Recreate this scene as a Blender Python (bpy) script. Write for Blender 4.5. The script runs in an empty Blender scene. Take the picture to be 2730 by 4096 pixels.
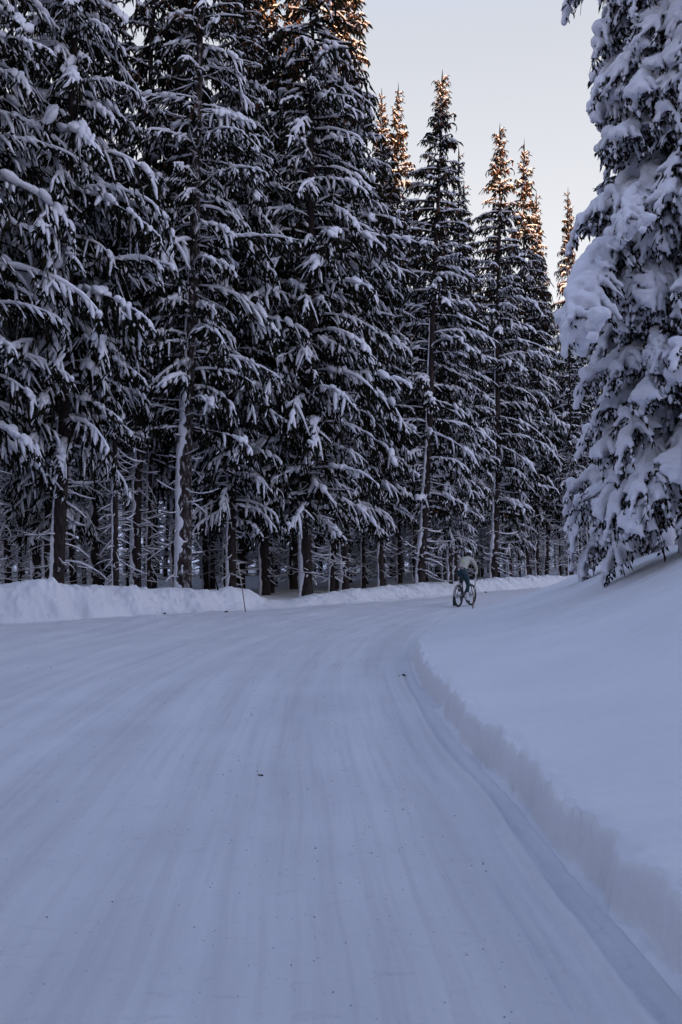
import bpy, bmesh, math, random
import numpy as np
from mathutils import Vector, Matrix, Euler

# ------------------------------------------------------------------ camera, sky, sun, exposure
scene = bpy.context.scene
COL = scene.collection
R_ = math.radians

cam_d = bpy.data.cameras.new("camera")
cam = bpy.data.objects.new("camera", cam_d)
COL.objects.link(cam)
cam.location = (0, 0, 1.6)
cam.rotation_euler = (R_(90 + 2.39), 0, 0)
cam_d.sensor_fit = 'VERTICAL'
cam_d.sensor_height = 36.0
cam_d.lens = 35.0
cam_d.clip_start = 0.1
cam_d.clip_end = 5000
cam_d.dof.use_dof = True
cam_d.dof.focus_distance = 30.0
cam_d.dof.aperture_fstop = 6.3
scene.camera = cam

SUN_EL, SUN_ROT = R_(6.0), R_(152.0)
world = bpy.data.worlds.new("World")
scene.world = world
world.use_nodes = True
wn = world.node_tree.nodes
wl = world.node_tree.links
wn.clear()
sky = wn.new('ShaderNodeTexSky')
sky.sky_type = 'NISHITA'
sky.sun_disc = False
sky.sun_elevation = SUN_EL
sky.sun_rotation = SUN_ROT
sky.altitude = 600
sky.air_density = 0.58
sky.dust_density = 0.8
sky.ozone_density = 0.15
bg = wn.new('ShaderNodeBackground')
bg.inputs['Strength'].default_value = 0.15
wo = wn.new('ShaderNodeOutputWorld')
# pale winter haze over the lower sky, the same all the way round
wtc = wn.new('ShaderNodeTexCoord')
wsep = wn.new('ShaderNodeSeparateXYZ')
wl.new(wtc.outputs['Generated'], wsep.inputs[0])
wmap = wn.new('ShaderNodeMapRange'); wmap.interpolation_type = 'SMOOTHSTEP'
wmap.inputs['From Min'].default_value = 0.45; wmap.inputs['From Max'].default_value = 0.74
wmap.inputs['To Min'].default_value = 0.97; wmap.inputs['To Max'].default_value = 0.05
wl.new(wsep.outputs['Z'], wmap.inputs['Value'])
wmix = wn.new('ShaderNodeMix'); wmix.data_type = 'RGBA'
wl.new(wmap.outputs[0], wmix.inputs['Factor'])
wtint = wn.new('ShaderNodeVectorMath'); wtint.operation = 'MULTIPLY'; wtint.inputs[1].default_value = (1.12, 1.0, 1.07)
wl.new(sky.outputs[0], wtint.inputs[0])
wl.new(wtint.outputs[0], wmix.inputs['A'])
wramp = wn.new('ShaderNodeValToRGB')
wramp.color_ramp.elements[0].position = 0.15; wramp.color_ramp.elements[0].color = (1.05, 1.03, 1.02, 1)
wramp.color_ramp.elements[1].position = 0.60; wramp.color_ramp.elements[1].color = (0.58, 0.615, 0.69, 1)
wl.new(wsep.outputs['Z'], wramp.inputs[0])
wgain = wn.new('ShaderNodeVectorMath'); wgain.operation = 'SCALE'; wgain.inputs['Scale'].default_value = 1.06
wl.new(wramp.outputs[0], wgain.inputs[0])
wl.new(wgain.outputs[0], wmix.inputs['B'])
wl.new(wmix.outputs['Result'], bg.inputs[0])
wl.new(bg.outputs[0], wo.inputs[0])

sun_d = bpy.data.lights.new("sun", 'SUN')
sun_d.energy = 2.0
sun_d.angle = R_(0.5)
sun_d.color = (1.0, 0.56, 0.28)
sun = bpy.data.objects.new("sun", sun_d)
COL.objects.link(sun)
sv = Vector((math.sin(SUN_ROT) * math.cos(SUN_EL), math.cos(SUN_ROT) * math.cos(SUN_EL), math.sin(SUN_EL)))
sun.rotation_euler = sv.to_track_quat('Z', 'Y').to_euler()
sun.location = sv * 100

scene.view_settings.view_transform = 'Standard'
scene.view_settings.look = 'None'
scene.view_settings.exposure = 2.55
scene.view_settings.gamma = 1.0
scene.view_settings.use_curve_mapping = False
scene.cycles.max_bounces = 5
scene.cycles.diffuse_bounces = 1
scene.cycles.glossy_bounces = 2
scene.cycles.use_denoising = True
scene.cycles.adaptive_threshold = 0.02
scene.cycles.caustics_reflective = False

RNG = np.random.default_rng(7)
random.seed(7)

# ------------------------------------------------------------------ small helpers
def tag(o, label=None, cat=None, group=None, kind=None):
    if label: o['label'] = label
    if cat: o['category'] = cat
    if group: o['group'] = group
    if kind: o['kind'] = kind
    return o

def link(name, data, parent=None, mat=None):
    o = bpy.data.objects.new(name, data)
    COL.objects.link(o)
    if parent is not None: o.parent = parent
    if mat is not None and data is not None and not data.materials: data.materials.append(mat)
    return o

def empty(name, loc=(0, 0, 0), rz=0.0):
    o = bpy.data.objects.new(name, None)
    COL.objects.link(o)
    o.empty_display_size = 0.2
    o.location = loc
    o.rotation_euler = (0, 0, rz)
    return o

def np_mesh(name, V, F, mat=None, smooth=True):
    """V (n,3) float, F (m,4) int quads (triangles repeat the last index as -1)."""
    me = bpy.data.meshes.new(name)
    V = np.ascontiguousarray(V, dtype=np.float32)
    F = np.asarray(F, dtype=np.int32)
    me.vertices.add(len(V))
    me.vertices.foreach_set('co', V.ravel())
    if F.shape[1] == 4 and (F[:, 3] < 0).any():
        cnt = np.where(F[:, 3] < 0, 3, 4)
        idx = F.ravel()[F.ravel() >= 0]
    else:
        cnt = np.full(len(F), F.shape[1]); idx = F.ravel()
    start = np.concatenate([[0], np.cumsum(cnt)[:-1]])
    me.loops.add(len(idx))
    me.loops.foreach_set('vertex_index', idx.astype(np.int32))
    me.polygons.add(len(F))
    me.polygons.foreach_set('loop_start', start.astype(np.int32))
    me.update(calc_edges=True)
    if smooth: me.shade_smooth()
    else: me.shade_flat()
    if mat: me.materials.append(mat)
    return me

class Geo:
    def __init__(s): s.V = []; s.F = []; s.n = 0
    def add(s, V, F):
        if len(V) == 0: return
        s.V.append(V); s.F.append(F + s.n); s.n += len(V)
    def arrays(s):
        if not s.V: return np.zeros((0, 3)), np.zeros((0, 4), int)
        return np.concatenate(s.V), np.concatenate(s.F)
    def mesh(s, name, mat, smooth=True):
        V, F = s.arrays(); return np_mesh(name, V, F, mat, smooth)

def tubes(P, r, k=5, wy=1.0, wz=1.0, phase=None, cap=False):
    """batch of tubes: P (m,n,3), r (m,n) -> verts, quads"""
    P = np.asarray(P, float); r = np.asarray(r, float)
    if P.ndim == 2: P = P[None]; r = r[None]
    m, n, _ = P.shape
    T = np.gradient(P, axis=1)
    T /= np.linalg.norm(T, axis=2, keepdims=True) + 1e-9
    ref = np.where(np.abs(T[..., 2:3]) > 0.93, np.array([0.31, 0.95, 0]), np.array([0, 0, 1.0]))
    S = np.cross(T, ref); S /= np.linalg.norm(S, axis=2, keepdims=True) + 1e-9
    N = np.cross(S, T)
    a = np.arange(k) / k * 2 * np.pi
    if phase is not None: a = a + phase
    ring = (np.cos(a)[None, None, :, None] * S[:, :, None, :] * wy + np.sin(a)[None, None, :, None] * N[:, :, None, :] * wz)
    V = P[:, :, None, :] + r[:, :, None, None] * ring
    V = V.reshape(-1, 3)
    i = np.arange(n - 1)[:, None] * k
    j = np.arange(k)[None, :]
    j2 = (j + 1) % k
    q = np.stack([i + j, i + j2, i + k + j2, i + k + j], -1).reshape(-1, 4)
    if cap:
        pass
    F = (np.arange(m)[:, None, None] * (n * k) + q[None]).reshape(-1, 4)
    return V, F

def vnoise(P, seed=0):
    """smooth value noise for (n,3) points, about -1..1"""
    P = np.asarray(P, float) + 100.3 + seed * 17.17
    i = np.floor(P).astype(np.int64); f = P - i
    f = f * f * (3 - 2 * f)
    def h(x, y, z):
        n = (x * 374761393 + y * 668265263 + z * 2147483647 + seed * 974711) & 0xffffffff
        n = ((n ^ (n >> 13)) * 1274126177) & 0xffffffff
        n = ((n ^ (n >> 16)) * 2246822519) & 0xffffffff
        return ((n ^ (n >> 15)) & 0xffff) / 32767.5 - 1
    r = 0
    for dx in (0, 1):
        for dy in (0, 1):
            for dz in (0, 1):
                w = (f[:, 0] if dx else 1 - f[:, 0]) * (f[:, 1] if dy else 1 - f[:, 1]) * (f[:, 2] if dz else 1 - f[:, 2])
                r = r + w * h(i[:, 0] + dx, i[:, 1] + dy, i[:, 2] + dz)
    return r

def n2(x, y, sx=1.0, sy=1.0, seed=0):
    return vnoise(np.stack([np.ravel(x) * sx, np.ravel(y) * sy, np.zeros(np.size(x))], 1), seed).reshape(np.shape(x))

def sstep(a, b, x):
    t = np.clip((x - a) / (b - a), 0, 1); return t * t * (3 - 2 * t)

# ------------------------------------------------------------------ materials
def mat_new(name):
    m = bpy.data.materials.new(name); m.use_nodes = True
    nt = m.node_tree
    return m, nt, nt.nodes['Principled BSDF']

def ramp(nt, stops):
    n = nt.nodes.new('ShaderNodeValToRGB')
    e = n.color_ramp.elements
    while len(e) > len(stops): e.remove(e[-1])
    while len(e) < len(stops): e.new(0.5)
    for i, (p, c) in enumerate(stops): e[i].position = p; e[i].color = (*c, 1)
    return n

def noise_mat(name, stops, scale=5, rough=0.8, detail=4, bump=0.0, bscale=20, bdist=0.02, spec=0.3, stretch=(1, 1, 1)):
    m, nt, b = mat_new(name)
    tc = nt.nodes.new('ShaderNodeTexCoord')
    mp = nt.nodes.new('ShaderNodeMapping'); mp.inputs['Scale'].default_value = stretch
    nt.links.new(tc.outputs['Object'], mp.inputs[0])
    n = nt.nodes.new('ShaderNodeTexNoise'); n.inputs['Scale'].default_value = scale; n.inputs['Detail'].default_value = detail
    nt.links.new(mp.outputs[0], n.inputs['Vector'])
    r = ramp(nt, stops); nt.links.new(n.outputs['Fac'], r.inputs[0]); nt.links.new(r.outputs[0], b.inputs['Base Color'])
    b.inputs['Roughness'].default_value = rough
    b.inputs['Specular IOR Level'].default_value = spec
    if bump:
        n2_ = nt.nodes.new('ShaderNodeTexNoise'); n2_.inputs['Scale'].default_value = bscale; n2_.inputs['Detail'].default_value = 5
        nt.links.new(mp.outputs[0], n2_.inputs['Vector'])
        bp = nt.nodes.new('ShaderNodeBump'); bp.inputs['Strength'].default_value = bump; bp.inputs['Distance'].default_value = bdist
        nt.links.new(n2_.outputs['Fac'], bp.inputs['Height']); nt.links.new(bp.outputs[0], b.inputs['Normal'])
    return m

def plain(name, col, rough=0.5, metal=0.0, spec=0.5, var=0.12):
    c = np.array(col)
    m = noise_mat(name, [(0.3, tuple(c * (1 - var))), (0.7, tuple(np.minimum(c * (1 + var), 1)))], scale=25, rough=rough, spec=spec)
    m.node_tree.nodes['Principled BSDF'].inputs['Metallic'].default_value = metal
    return m

M = {}
M['tree_snow'] = noise_mat('tree_snow', [(0.3, (0.80, 0.78, 0.86)), (0.7, (0.86, 0.84, 0.92))], scale=3, rough=0.85, bump=0.35, bscale=16, bdist=0.04, spec=0.15)
M['needles'] = noise_mat('needles', [(0.3, (0.007, 0.008, 0.006)), (0.55, (0.014, 0.013, 0.009)), (0.75, (0.030, 0.021, 0.012))], scale=4, rough=0.9, spec=0.06)
M['bark'] = noise_mat('bark', [(0.3, (0.020, 0.014, 0.014)), (0.6, (0.050, 0.036, 0.034)), (0.8, (0.09, 0.070, 0.066))], scale=14, rough=0.9, bump=0.8, bscale=22, bdist=0.03, spec=0.2, stretch=(1, 1, 0.35))
M['frosted_bark'] = noise_mat('frosted_bark', [(0.42, (0.030, 0.022, 0.021)), (0.55, (0.085, 0.066, 0.064)), (0.64, (0.34, 0.33, 0.36)), (0.74, (0.62, 0.61, 0.65))], scale=11, rough=0.9, detail=6, bump=0.8, bscale=22, bdist=0.03, spec=0.15, stretch=(1, 1, 0.45))
M['twig'] = noise_mat('twig', [(0.3, (0.018, 0.012, 0.011)), (0.7, (0.045, 0.030, 0.026))], scale=12, rough=0.9, spec=0.1)
M['cone'] = noise_mat('cone', [(0.3, (0.08, 0.034, 0.018)), (0.7, (0.17, 0.075, 0.035))], scale=9, rough=0.7, spec=0.3)
M['floor_snow'] = noise_mat('floor_snow', [(0.3, (0.79, 0.775, 0.82)), (0.7, (0.86, 0.845, 0.89))], scale=0.6, rough=0.85, bump=0.4, bscale=3.0, bdist=0.12, spec=0.15)

# ------------------------------------------------------------------ the lie of the land
def catmull(pts, per=14):
    p = np.array(pts, float); out = []
    p = np.vstack([2 * p[0] - p[1], p, 2 * p[-1] - p[-2]])
    for i in range(1, len(p) - 2):
        t = np.linspace(0, 1, per, endpoint=False)[:, None]
        out.append(0.5 * ((2 * p[i]) + (-p[i - 1] + p[i + 1]) * t + (2 * p[i - 1] - 5 * p[i] + 4 * p[i + 1] - p[i + 2]) * t ** 2
                          + (-p[i - 1] + 3 * p[i] - 3 * p[i + 1] + p[i + 2]) * t ** 3))
    out.append(p[-2][None]); return np.vstack(out)

EDGE_R = [(1.45, -45), (1.32, -8), (1.26, 0), (1.22, 3.6), (1.15, 4.9), (1.10, 6.5), (1.00, 8.4), (0.95, 12.6), (1.15, 16.2), (1.75, 20.5), (2.75, 25.3),
          (4.2, 30.0), (6.9, 35.6), (10.8, 41.3), (16, 46.6), (24, 52.5), (40, 60), (70, 70)]
EDGE_L = [(-9, -45), (-9.5, -8), (-10, 0), (-10.5, 3.6), (-11.2, 6.5), (-12.2, 10), (-13, 14.5), (-12.4, 18.9), (-9.5, 21.3), (-6.3, 23.9), (-3.9, 26.9),
          (0.1, 31.8), (3.0, 36.4), (6.9, 43.0), (11.6, 49.0), (19, 55.5), (36, 64.5), (68, 76)]
CR, CL = catmull(EDGE_R), catmull(EDGE_L)

def sdist(P, C):
    """signed distance to a polyline, positive on its right-hand side; also the arc length at the foot"""
    P = np.asarray(P, float).reshape(-1, 2)
    A, B = C[:-1], C[1:]
    AB = B - A; L2 = (AB ** 2).sum(1); L = np.sqrt(L2); arc0 = np.concatenate([[0], np.cumsum(L)[:-1]])
    best = np.full(len(P), 1e9); sg = np.ones(len(P)); arc = np.zeros(len(P))
    for k in range(len(A)):
        d = P - A[k]
        t = np.clip((d @ AB[k]) / L2[k], 0, 1)
        e = d - t[:, None] * AB[k]
        q = (e ** 2).sum(1)
        mk = q < best
        best[mk] = q[mk]
        sg[mk] = np.sign(AB[k, 1] * d[mk, 0] - AB[k, 0] * d[mk, 1])
        arc[mk] = arc0[k] + t[mk] * L[k]
    return np.sqrt(best) * np.where(sg == 0, 1, sg), arc

BERM_X = [-60, -9, -7.6, -4.6, -3.9, -3.3, -2.8, -2.3, -1.7, -1.0, 0, 2.8, 6.9, 60]
BERM_H = [0.95, 0.92, 0.88, 0.62, 0.56, 0.60, 0.46, 0.16, 0.12, 0.26, 0.34, 0.42, 0.46, 0.5]
TRACK = catmull([(-40, -30), (-24, -10), (-13, 3), (-7.2, 9), (-2.3, 14), (-1.2, 19), (0.3, 24.5), (2.6, 30), (5.6, 36.4), (9.4, 42.6), (15, 48.5), (30, 58)])

def height(x, y):
    x = np.asarray(x, float).ravel(); y = np.asarray(y, float).ravel()
    P = np.stack([x, y], 1)
    dR, aR = sdist(P, CR)
    dL, aL = sdist(P, CL); dL = -dL
    z = np.zeros(len(x))
    road = (dR <= 0) & (dL <= 0)
    # packed road: soft ruts along the bend, sweeping ruts of the turning place
    dT, aT = sdist(P, TRACK)
    near = sstep(40, 6, np.hypot(x, y))
    w = np.abs(dR)
    rut = 0.005 * np.sin(w * 5.2 + 1.2 * n2(aR, w, 0.12, 0.5, 3)) * sstep(0.2, 0.8, w) * sstep(5.5, 2.5, w)
    rut += 0.007 * n2(w, aR, 4.5, 0.07, 5) * sstep(0.3, 0.9, w) + 0.004 * n2(w, aR, 11, 0.10, 13) * sstep(0.3, 0.9, w)
    rut2 = (0.012 * n2(w, aR, 1.6, 0.06, 11) + 0.006 * n2(dT, aT, 5.0, 0.10, 12) * sstep(3, 5, w)) * sstep(0.8, 2.4, w)
    lump = 0.008 * n2(x, y, 2.6, 2.6, 6) + 0.003 * n2(x, y, 9, 9, 8) + 0.03 * n2(x, y, 0.35, 0.35, 9)
    # ridge and groove left by the plough blade beside the bank
    wr = w - 0.185 - 0.03 * n2(aR, aR * 0, 0.8, 1, 20)
    fade = sstep(16.5, 12, y)
    ridge = (0.045 * np.exp(-(wr / 0.035) ** 2) - 0.032 * np.exp(-((wr + 0.055) / 0.020) ** 2)) * fade
    wr2 = w - 0.37 - 0.02 * n2(aR, aR * 0, 0.9, 1, 21)
    ridge += (0.014 * np.exp(-(wr2 / 0.03) ** 2) - 0.020 * np.exp(-((wr2 - 0.035) / 0.016) ** 2)) * fade * sstep(-0.5, 0.4, n2(aR, aR * 0, 0.7, 1, 22))
    # crumbs on the strip between ridge and bank
    crumb = 0.012 * n2(x, y, 11, 11, 23) * sstep(0.45, 0.05, w) * fade
    z = np.where(road, rut + rut2 + lump + ridge + crumb, z)
    # loose wedge of snow on the turning place
    z += np.where(road, 0.13 * np.exp(-(((x + 4.4) / 1.5) ** 2 + ((y - 23.0) / 1.3) ** 2)) * (1 + 0.6 * n2(x, y, 1.7, 1.7, 31)) + (0.03 * n2(x, y, 2.2, 1.4, 32) + 0.02 * n2(x, y, 5, 4, 33)) * sstep(5.5, 2.0, np.abs(dL)) * sstep(6, -2, x), 0)
    # right-hand bank: a cut step, then a rising drift
    l = np.maximum(dR, 0)
    cut = sstep(24, 13, y)
    rag = 0.045 * n2(aR, l * 0, 2.3, 1, 40) + 0.03 * n2(aR, l * 0, 6, 1, 41) + 0.018 * n2(aR, l * 0, 15, 1, 46)
    wall = (0.27 + 0.5 * rag) * np.clip((l - np.maximum(0.0, 0.05 + 0.9 * rag)) / 0.05, 0, 1) * cut + 0.15 * sstep(0, 1.4, l) * (1 - cut)
    wall += (0.05 * n2(x, y, 6, 6, 42) + 0.035 * n2(x, y, 13, 13, 43) + 0.02 * n2(x, y, 30, 30, 47)) * sstep(0.0, 0.05, l) * sstep(0.26, 0.12, l) * cut
    ll = np.minimum(np.maximum(l - 0.05, 0), 3.8)
    drift = 0.12 * ll + 0.055 * ll ** 2 + np.where(l > 3.85, 0.5 * (1 - np.exp(-np.maximum(l - 3.85, 0))), 0)
    soft = 0.05 * n2(x, y, 0.55, 0.55, 44) * sstep(0.2, 1.5, l) + 0.018 * n2(x, y, 1.7, 1.2, 45) * sstep(0.2, 0.8, l)
    z = np.where(dR > 0, wall + drift + soft, z)
    # left-hand ploughed berm and the forest floor behind it
    l = np.maximum(dL, 0)
    hb = np.interp(x, BERM_X, BERM_H) * (1 + 0.10 * n2(x, y, 1.4, 1.4, 50))
    up = sstep(0, 1.05, l); dn = sstep(1.15, 3.6, l)
    floor = 0.12 + 0.01 * np.minimum(l, 60) + 11.0 * sstep(34, 78, l) + 0.10 * n2(x, y, 0.5, 0.5, 51)
    face = sstep(0.02, 0.3, l) * sstep(1.6, 0.8, l)
    tx = aL
    lumps = (0.10 * n2(tx, l, 1.9, 1.1, 52) + 0.075 * n2(tx, l, 4.5, 1.8, 53) + 0.05 * n2(tx + l * 0.6, l, 11, 2.5, 54) + 0.035 * n2(tx, l, 12, 12, 55)) * 1.5 * face * np.clip(hb * 1.6, 0.2, 1)
    z = np.where((dL > 0) & (dR <= 0), (hb * up + lumps) * (1 - dn) + floor * dn, z)
    return z

def attr_f(me, name, arr):
    a = me.attributes.new(name, 'FLOAT', 'POINT'); a.data.foreach_set('value', np.asarray(arr, np.float32))

def resample(C, n_or_s):
    s = np.concatenate([[0], np.cumsum(np.linalg.norm(np.diff(C, axis=0), axis=1))])
    return np.stack([np.interp(n_or_s, s, C[:, 0]), np.interp(n_or_s, s, C[:, 1])], 1), s

def paired_rows():
    """row parameters along both road edges, dense close to the camera"""
    k = np.arange(len(CR), dtype=float)
    y = CR[:, 1]
    ky = lambda yy: np.interp(yy, y, k)
    ys = np.concatenate([np.linspace(-45, 1.5, 14), np.geomspace(1.7, 70, 520)])
    ks = ky(ys)
    f = lambda C: np.stack([np.interp(ks, k, C[:, 0]), np.interp(ks, k, C[:, 1])], 1)
    return f(CR), f(CL)

def grid_faces(nr, nc):
    i = np.arange(nr - 1)[:, None] * nc; j = np.arange(nc - 1)[None]
    return np.stack([i + j, i + j + 1, i + nc + j + 1, i + nc + j], -1).reshape(-1, 4)

RR, LL = paired_rows()
# road
NC1, NC2 = 150, 70
wid = np.linalg.norm(LL - RR, axis=1)
inner = np.minimum(4.5, 0.6 * wid)
u1 = np.linspace(0, 1, NC1) ** 1.25
cols = inner[:, None] * u1[None]
u2 = np.linspace(0, 1, NC2 + 1)[1:] ** 1.6
cols = np.concatenate([cols, inner[:, None] + (wid - inner)[:, None] * u2[None]], 1) / wid[:, None]
XY = RR[:, None, :] + (LL - RR)[:, None, :] * cols[..., None]
sh = XY.shape[:2]
x, y = XY[..., 0].ravel(), XY[..., 1].ravel()
# keep the two edges exactly on the curves' own level so that road, bank and berm meet
z = height(x, y).reshape(sh)
z[:, 0] = 0; z[:, -1] = 0
Vr = np.stack([x, y, z.ravel()], 1)

def road_material():
    m, nt, b = mat_new('packed_road_snow')
    L = nt.links
    at = nt.nodes.new('ShaderNodeAttribute'); at.attribute_name = 'lat'
    ac = nt.nodes.new('ShaderNodeAttribute'); ac.attribute_name = 'arc'
    tc = nt.nodes.new('ShaderNodeTexCoord')
    def comb(sx, sy):
        c = nt.nodes.new('ShaderNodeCombineXYZ')
        a = nt.nodes.new('ShaderNodeMath'); a.operation = 'MULTIPLY'; a.inputs[1].default_value = sx; L.new(at.outputs['Fac'], a.inputs[0])
        d = nt.nodes.new('ShaderNodeMath'); d.operation = 'MULTIPLY'; d.inputs[1].default_value = sy; L.new(ac.outputs['Fac'], d.inputs[0])
        L.new(a.outputs[0], c.inputs[0]); L.new(d.outputs[0], c.inputs[1]); return c
    def noise(vec, scale, detail=3, rough=0.5):
        n = nt.nodes.new('ShaderNodeTexNoise'); n.inputs['Scale'].default_value = scale; n.inputs['Detail'].default_value = detail
        n.inputs['Roughness'].default_value = rough
        L.new(vec, n.inputs['Vector']); return n
    streak = noise(comb(3.0, 0.12).outputs[0], 1.0, 3)          # compacted wheel lines along the road
    cross = noise(comb(2.5, 8.0).outputs[0], 1.0, 5, 0.65); cross.inputs['Distortion'].default_value = 0.8            # washboard across it
    thin = noise(comb(13.0, 0.28).outputs[0], 1.0, 5, 0.65); thin.inputs['Distortion'].default_value = 0.35       # thin tyre lines
    blot = noise(tc.outputs['Object'], 0.8, 4)
    fine = noise(tc.outputs['Object'], 18, 6, 0.75)
    r1 = ramp(nt, [(0.36, (0.735, 0.72, 0.765)), (0.62, (0.83, 0.815, 0.855))]); L.new(streak.outputs['Fac'], r1.inputs[0])
    r2 = ramp(nt, [(0.3, (0.93, 0.93, 0.94)), (0.6, (1, 1, 1))]); L.new(blot.outputs['Fac'], r2.inputs[0])
    mx = nt.nodes.new('ShaderNodeMix'); mx.data_type = 'RGBA'; mx.blend_type = 'MULTIPLY'; mx.inputs['Factor'].default_value = 1
    r4 = ramp(nt, [(0.36, (0.93, 0.925, 0.94)), (0.52, (1, 1, 1))]); L.new(thin.outputs['Fac'], r4.inputs[0])
    mx3 = nt.nodes.new('ShaderNodeMix'); mx3.data_type = 'RGBA'; mx3.blend_type = 'MULTIPLY'; mx3.inputs['Factor'].default_value = 1
    L.new(r1.outputs[0], mx3.inputs['A']); L.new(r4.outputs[0], mx3.inputs['B'])
    L.new(mx3.outputs['Result'], mx.inputs['A']); L.new(r2.outputs[0], mx.inputs['B'])
    # grimy compacted flecks, stretched across the road
    r3 = ramp(nt, [(0.58, (1, 1, 1)), (0.75, (0.84, 0.83, 0.86))])
    fl = noise(comb(6.0, 9.0).outputs[0], 1.0, 6, 0.7); fl.inputs['Distortion'].default_value = 1.2; L.new(fl.outputs['Fac'], r3.inputs[0])
    mx2 = nt.nodes.new('ShaderNodeMix'); mx2.data_type = 'RGBA'; mx2.blend_type = 'MULTIPLY'; mx2.inputs['Factor'].default_value = 1
    L.new(mx.outputs['Result'], mx2.inputs['A']); L.new(r3.outputs[0], mx2.inputs['B'])
    L.new(mx2.outputs['Result'], b.inputs['Base Color'])
    b.inputs['Roughness'].default_value = 0.62; b.inputs['Specular IOR Level'].default_value = 0.25
    add = nt.nodes.new('ShaderNodeMath'); add.operation = 'ADD'
    s1 = nt.nodes.new('ShaderNodeMath'); s1.operation = 'MULTIPLY'; s1.inputs[1].default_value = 0.8; L.new(cross.outputs['Fac'], s1.inputs[0])
    L.new(s1.outputs[0], add.inputs[0]); L.new(fine.outputs['Fac'], add.inputs[1])
    add2 = nt.nodes.new('ShaderNodeMath'); add2.operation = 'ADD'; sm_ = nt.nodes.new('ShaderNodeMath'); sm_.operation = 'ADD'; L.new(streak.outputs['Fac'], sm_.inputs[0]); tm_ = nt.nodes.new('ShaderNodeMath'); tm_.operation = 'MULTIPLY'; tm_.inputs[1].default_value = 0.45; L.new(thin.outputs['Fac'], tm_.inputs[0]); L.new(tm_.outputs[0], sm_.inputs[1])
    L.new(add.outputs[0], add2.inputs[0]); L.new(sm_.outputs[0], add2.inputs[1])
    bp = nt.nodes.new('ShaderNodeBump'); bp.inputs['Strength'].default_value = 0.75; bp.inputs['Distance'].default_value = 0.018
    L.new(add2.outputs[0], bp.inputs['Height']); L.new(bp.outputs[0], b.inputs['Normal'])
    return m

me = np_mesh('road', Vr, grid_faces(*sh), road_material())
dR_, aR_ = sdist(np.stack([x, y], 1), CR)
dT_, aT_ = sdist(np.stack([x, y], 1), TRACK)
attr_f(me, 'lat', np.abs(dR_))
attr_f(me, 'arc', aR_)
tag(link('road', me), 'packed snow road bending right between ploughed edges', kind='structure')

# right-hand bank, a fan of rows from the road edge to the inside of the bend
Q = np.array([46.0, 24.0])
sel = np.arange(0, len(RR), 1)
A = RR[sel]
lat = np.concatenate([[0], np.linspace(0.012, 0.34, 26), np.geomspace(0.38, 16, 48), [22, 30]])
D = Q - A; dl = np.linalg.norm(D, axis=1, keepdims=True)
# close to the road the rows leave at a right angle, farther out they turn towards the inside of the bend
Tn = np.gradient(A, axis=0); Tn /= np.linalg.norm(Tn, axis=1, keepdims=True)
Nr = np.stack([Tn[:, 1], -Tn[:, 0]], 1)
kq = sstep(0.2, 12, lat)[None, :, None]
dirs = Nr[:, None, :] * (1 - kq) + (D / dl)[:, None, :] * kq
lt = np.minimum(lat[None, :], 0.97 * dl)
XY = A[:, None, :] + dirs * lt[..., None]
sh = XY.shape[:2]; x, y = XY[..., 0].ravel(), XY[..., 1].ravel()
z = height(x, y).reshape(sh); z[:, 0] = 0
F = grid_faces(*sh)[:, ::-1]
bank_mat = noise_mat('drift_snow', [(0.3, (0.80, 0.785, 0.83)), (0.7, (0.86, 0.845, 0.89))], scale=0.8, rough=0.8, bump=0.45, bscale=11, bdist=0.03, spec=0.2)
tag(link('snow_bank', np_mesh('snow_bank', np.stack([x, y, z.ravel()], 1), F, bank_mat)), 'smooth deep snow drift rising from the cut road edge to the snow-laden spruce', kind='structure')

# left-hand berm and forest floor
C0 = np.array([5.0, -4.0])
kk = np.arange(len(CL), dtype=float)
yl = np.linspace(0, len(CL) - 1, 700)
k0, k1 = 14 * 6, 14 * 15
yl = np.concatenate([np.linspace(0, k0, 30)[:-1], np.linspace(k0, k1, 950), np.linspace(k1, len(CL) - 1, 30)[1:]])
A = np.stack([np.interp(yl, kk, CL[:, 0]), np.interp(yl, kk, CL[:, 1])], 1)
D = A - C0; D /= np.linalg.norm(D, axis=1, keepdims=True)
lat = np.concatenate([np.linspace(0, 2.6, 44), np.geomspace(2.75, 260, 34)])
XY = A[:, None, :] + D[:, None, :] * lat[None, :, None]
sh = XY.shape[:2]; x, y = XY[..., 0].ravel(), XY[..., 1].ravel()
z = height(x, y).reshape(sh); z[:, 0] = 0
tag(link('forest_floor', np_mesh('forest_floor', np.stack([x, y, z.ravel()], 1), grid_faces(*sh), M['floor_snow'])), 'lumpy ploughed snow berm along the road and snowy forest floor', kind='structure')

# far ground to the horizon, a few centimetres below everything else
g = np.concatenate([-np.geomspace(3000, 20, 20), np.linspace(-15, 15, 7), np.geomspace(20, 3000, 20)])
gx, gy = np.meshgrid(g, g)
tag(link('ground', np_mesh('ground', np.stack([gx.ravel(), gy.ravel(), np.full(gx.size, -0.35)], 1), grid_faces(len(g), len(g)), M['floor_snow'])), 'wide snow covered land out to the horizon', kind='structure')

# wooded ridge behind the viewer that keeps the road in shade
hx = np.linspace(-220, 260, 90); hy = np.linspace(-130, -13, 34)
gx, gy = np.meshgrid(hx, hy)
crest = 28.9 + 1.3 * n2(gx, gx * 0, 0.09, 1, 60) + 1.3 * n2(gx, gx * 0, 0.3, 1, 61)
prof = sstep(-13, -42, gy) * sstep(-130, -60, gy)
hz = -0.3 + crest * prof * sstep(-220, -120, gx) * sstep(260, 170, gx)
tag(link('hill', np_mesh('hill', np.stack([gx.ravel(), gy.ravel(), hz.ravel()], 1), grid_faces(len(hy), len(hx)), M['floor_snow'])), 'snowy ridge behind the viewer shading the road', kind='structure')

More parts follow.
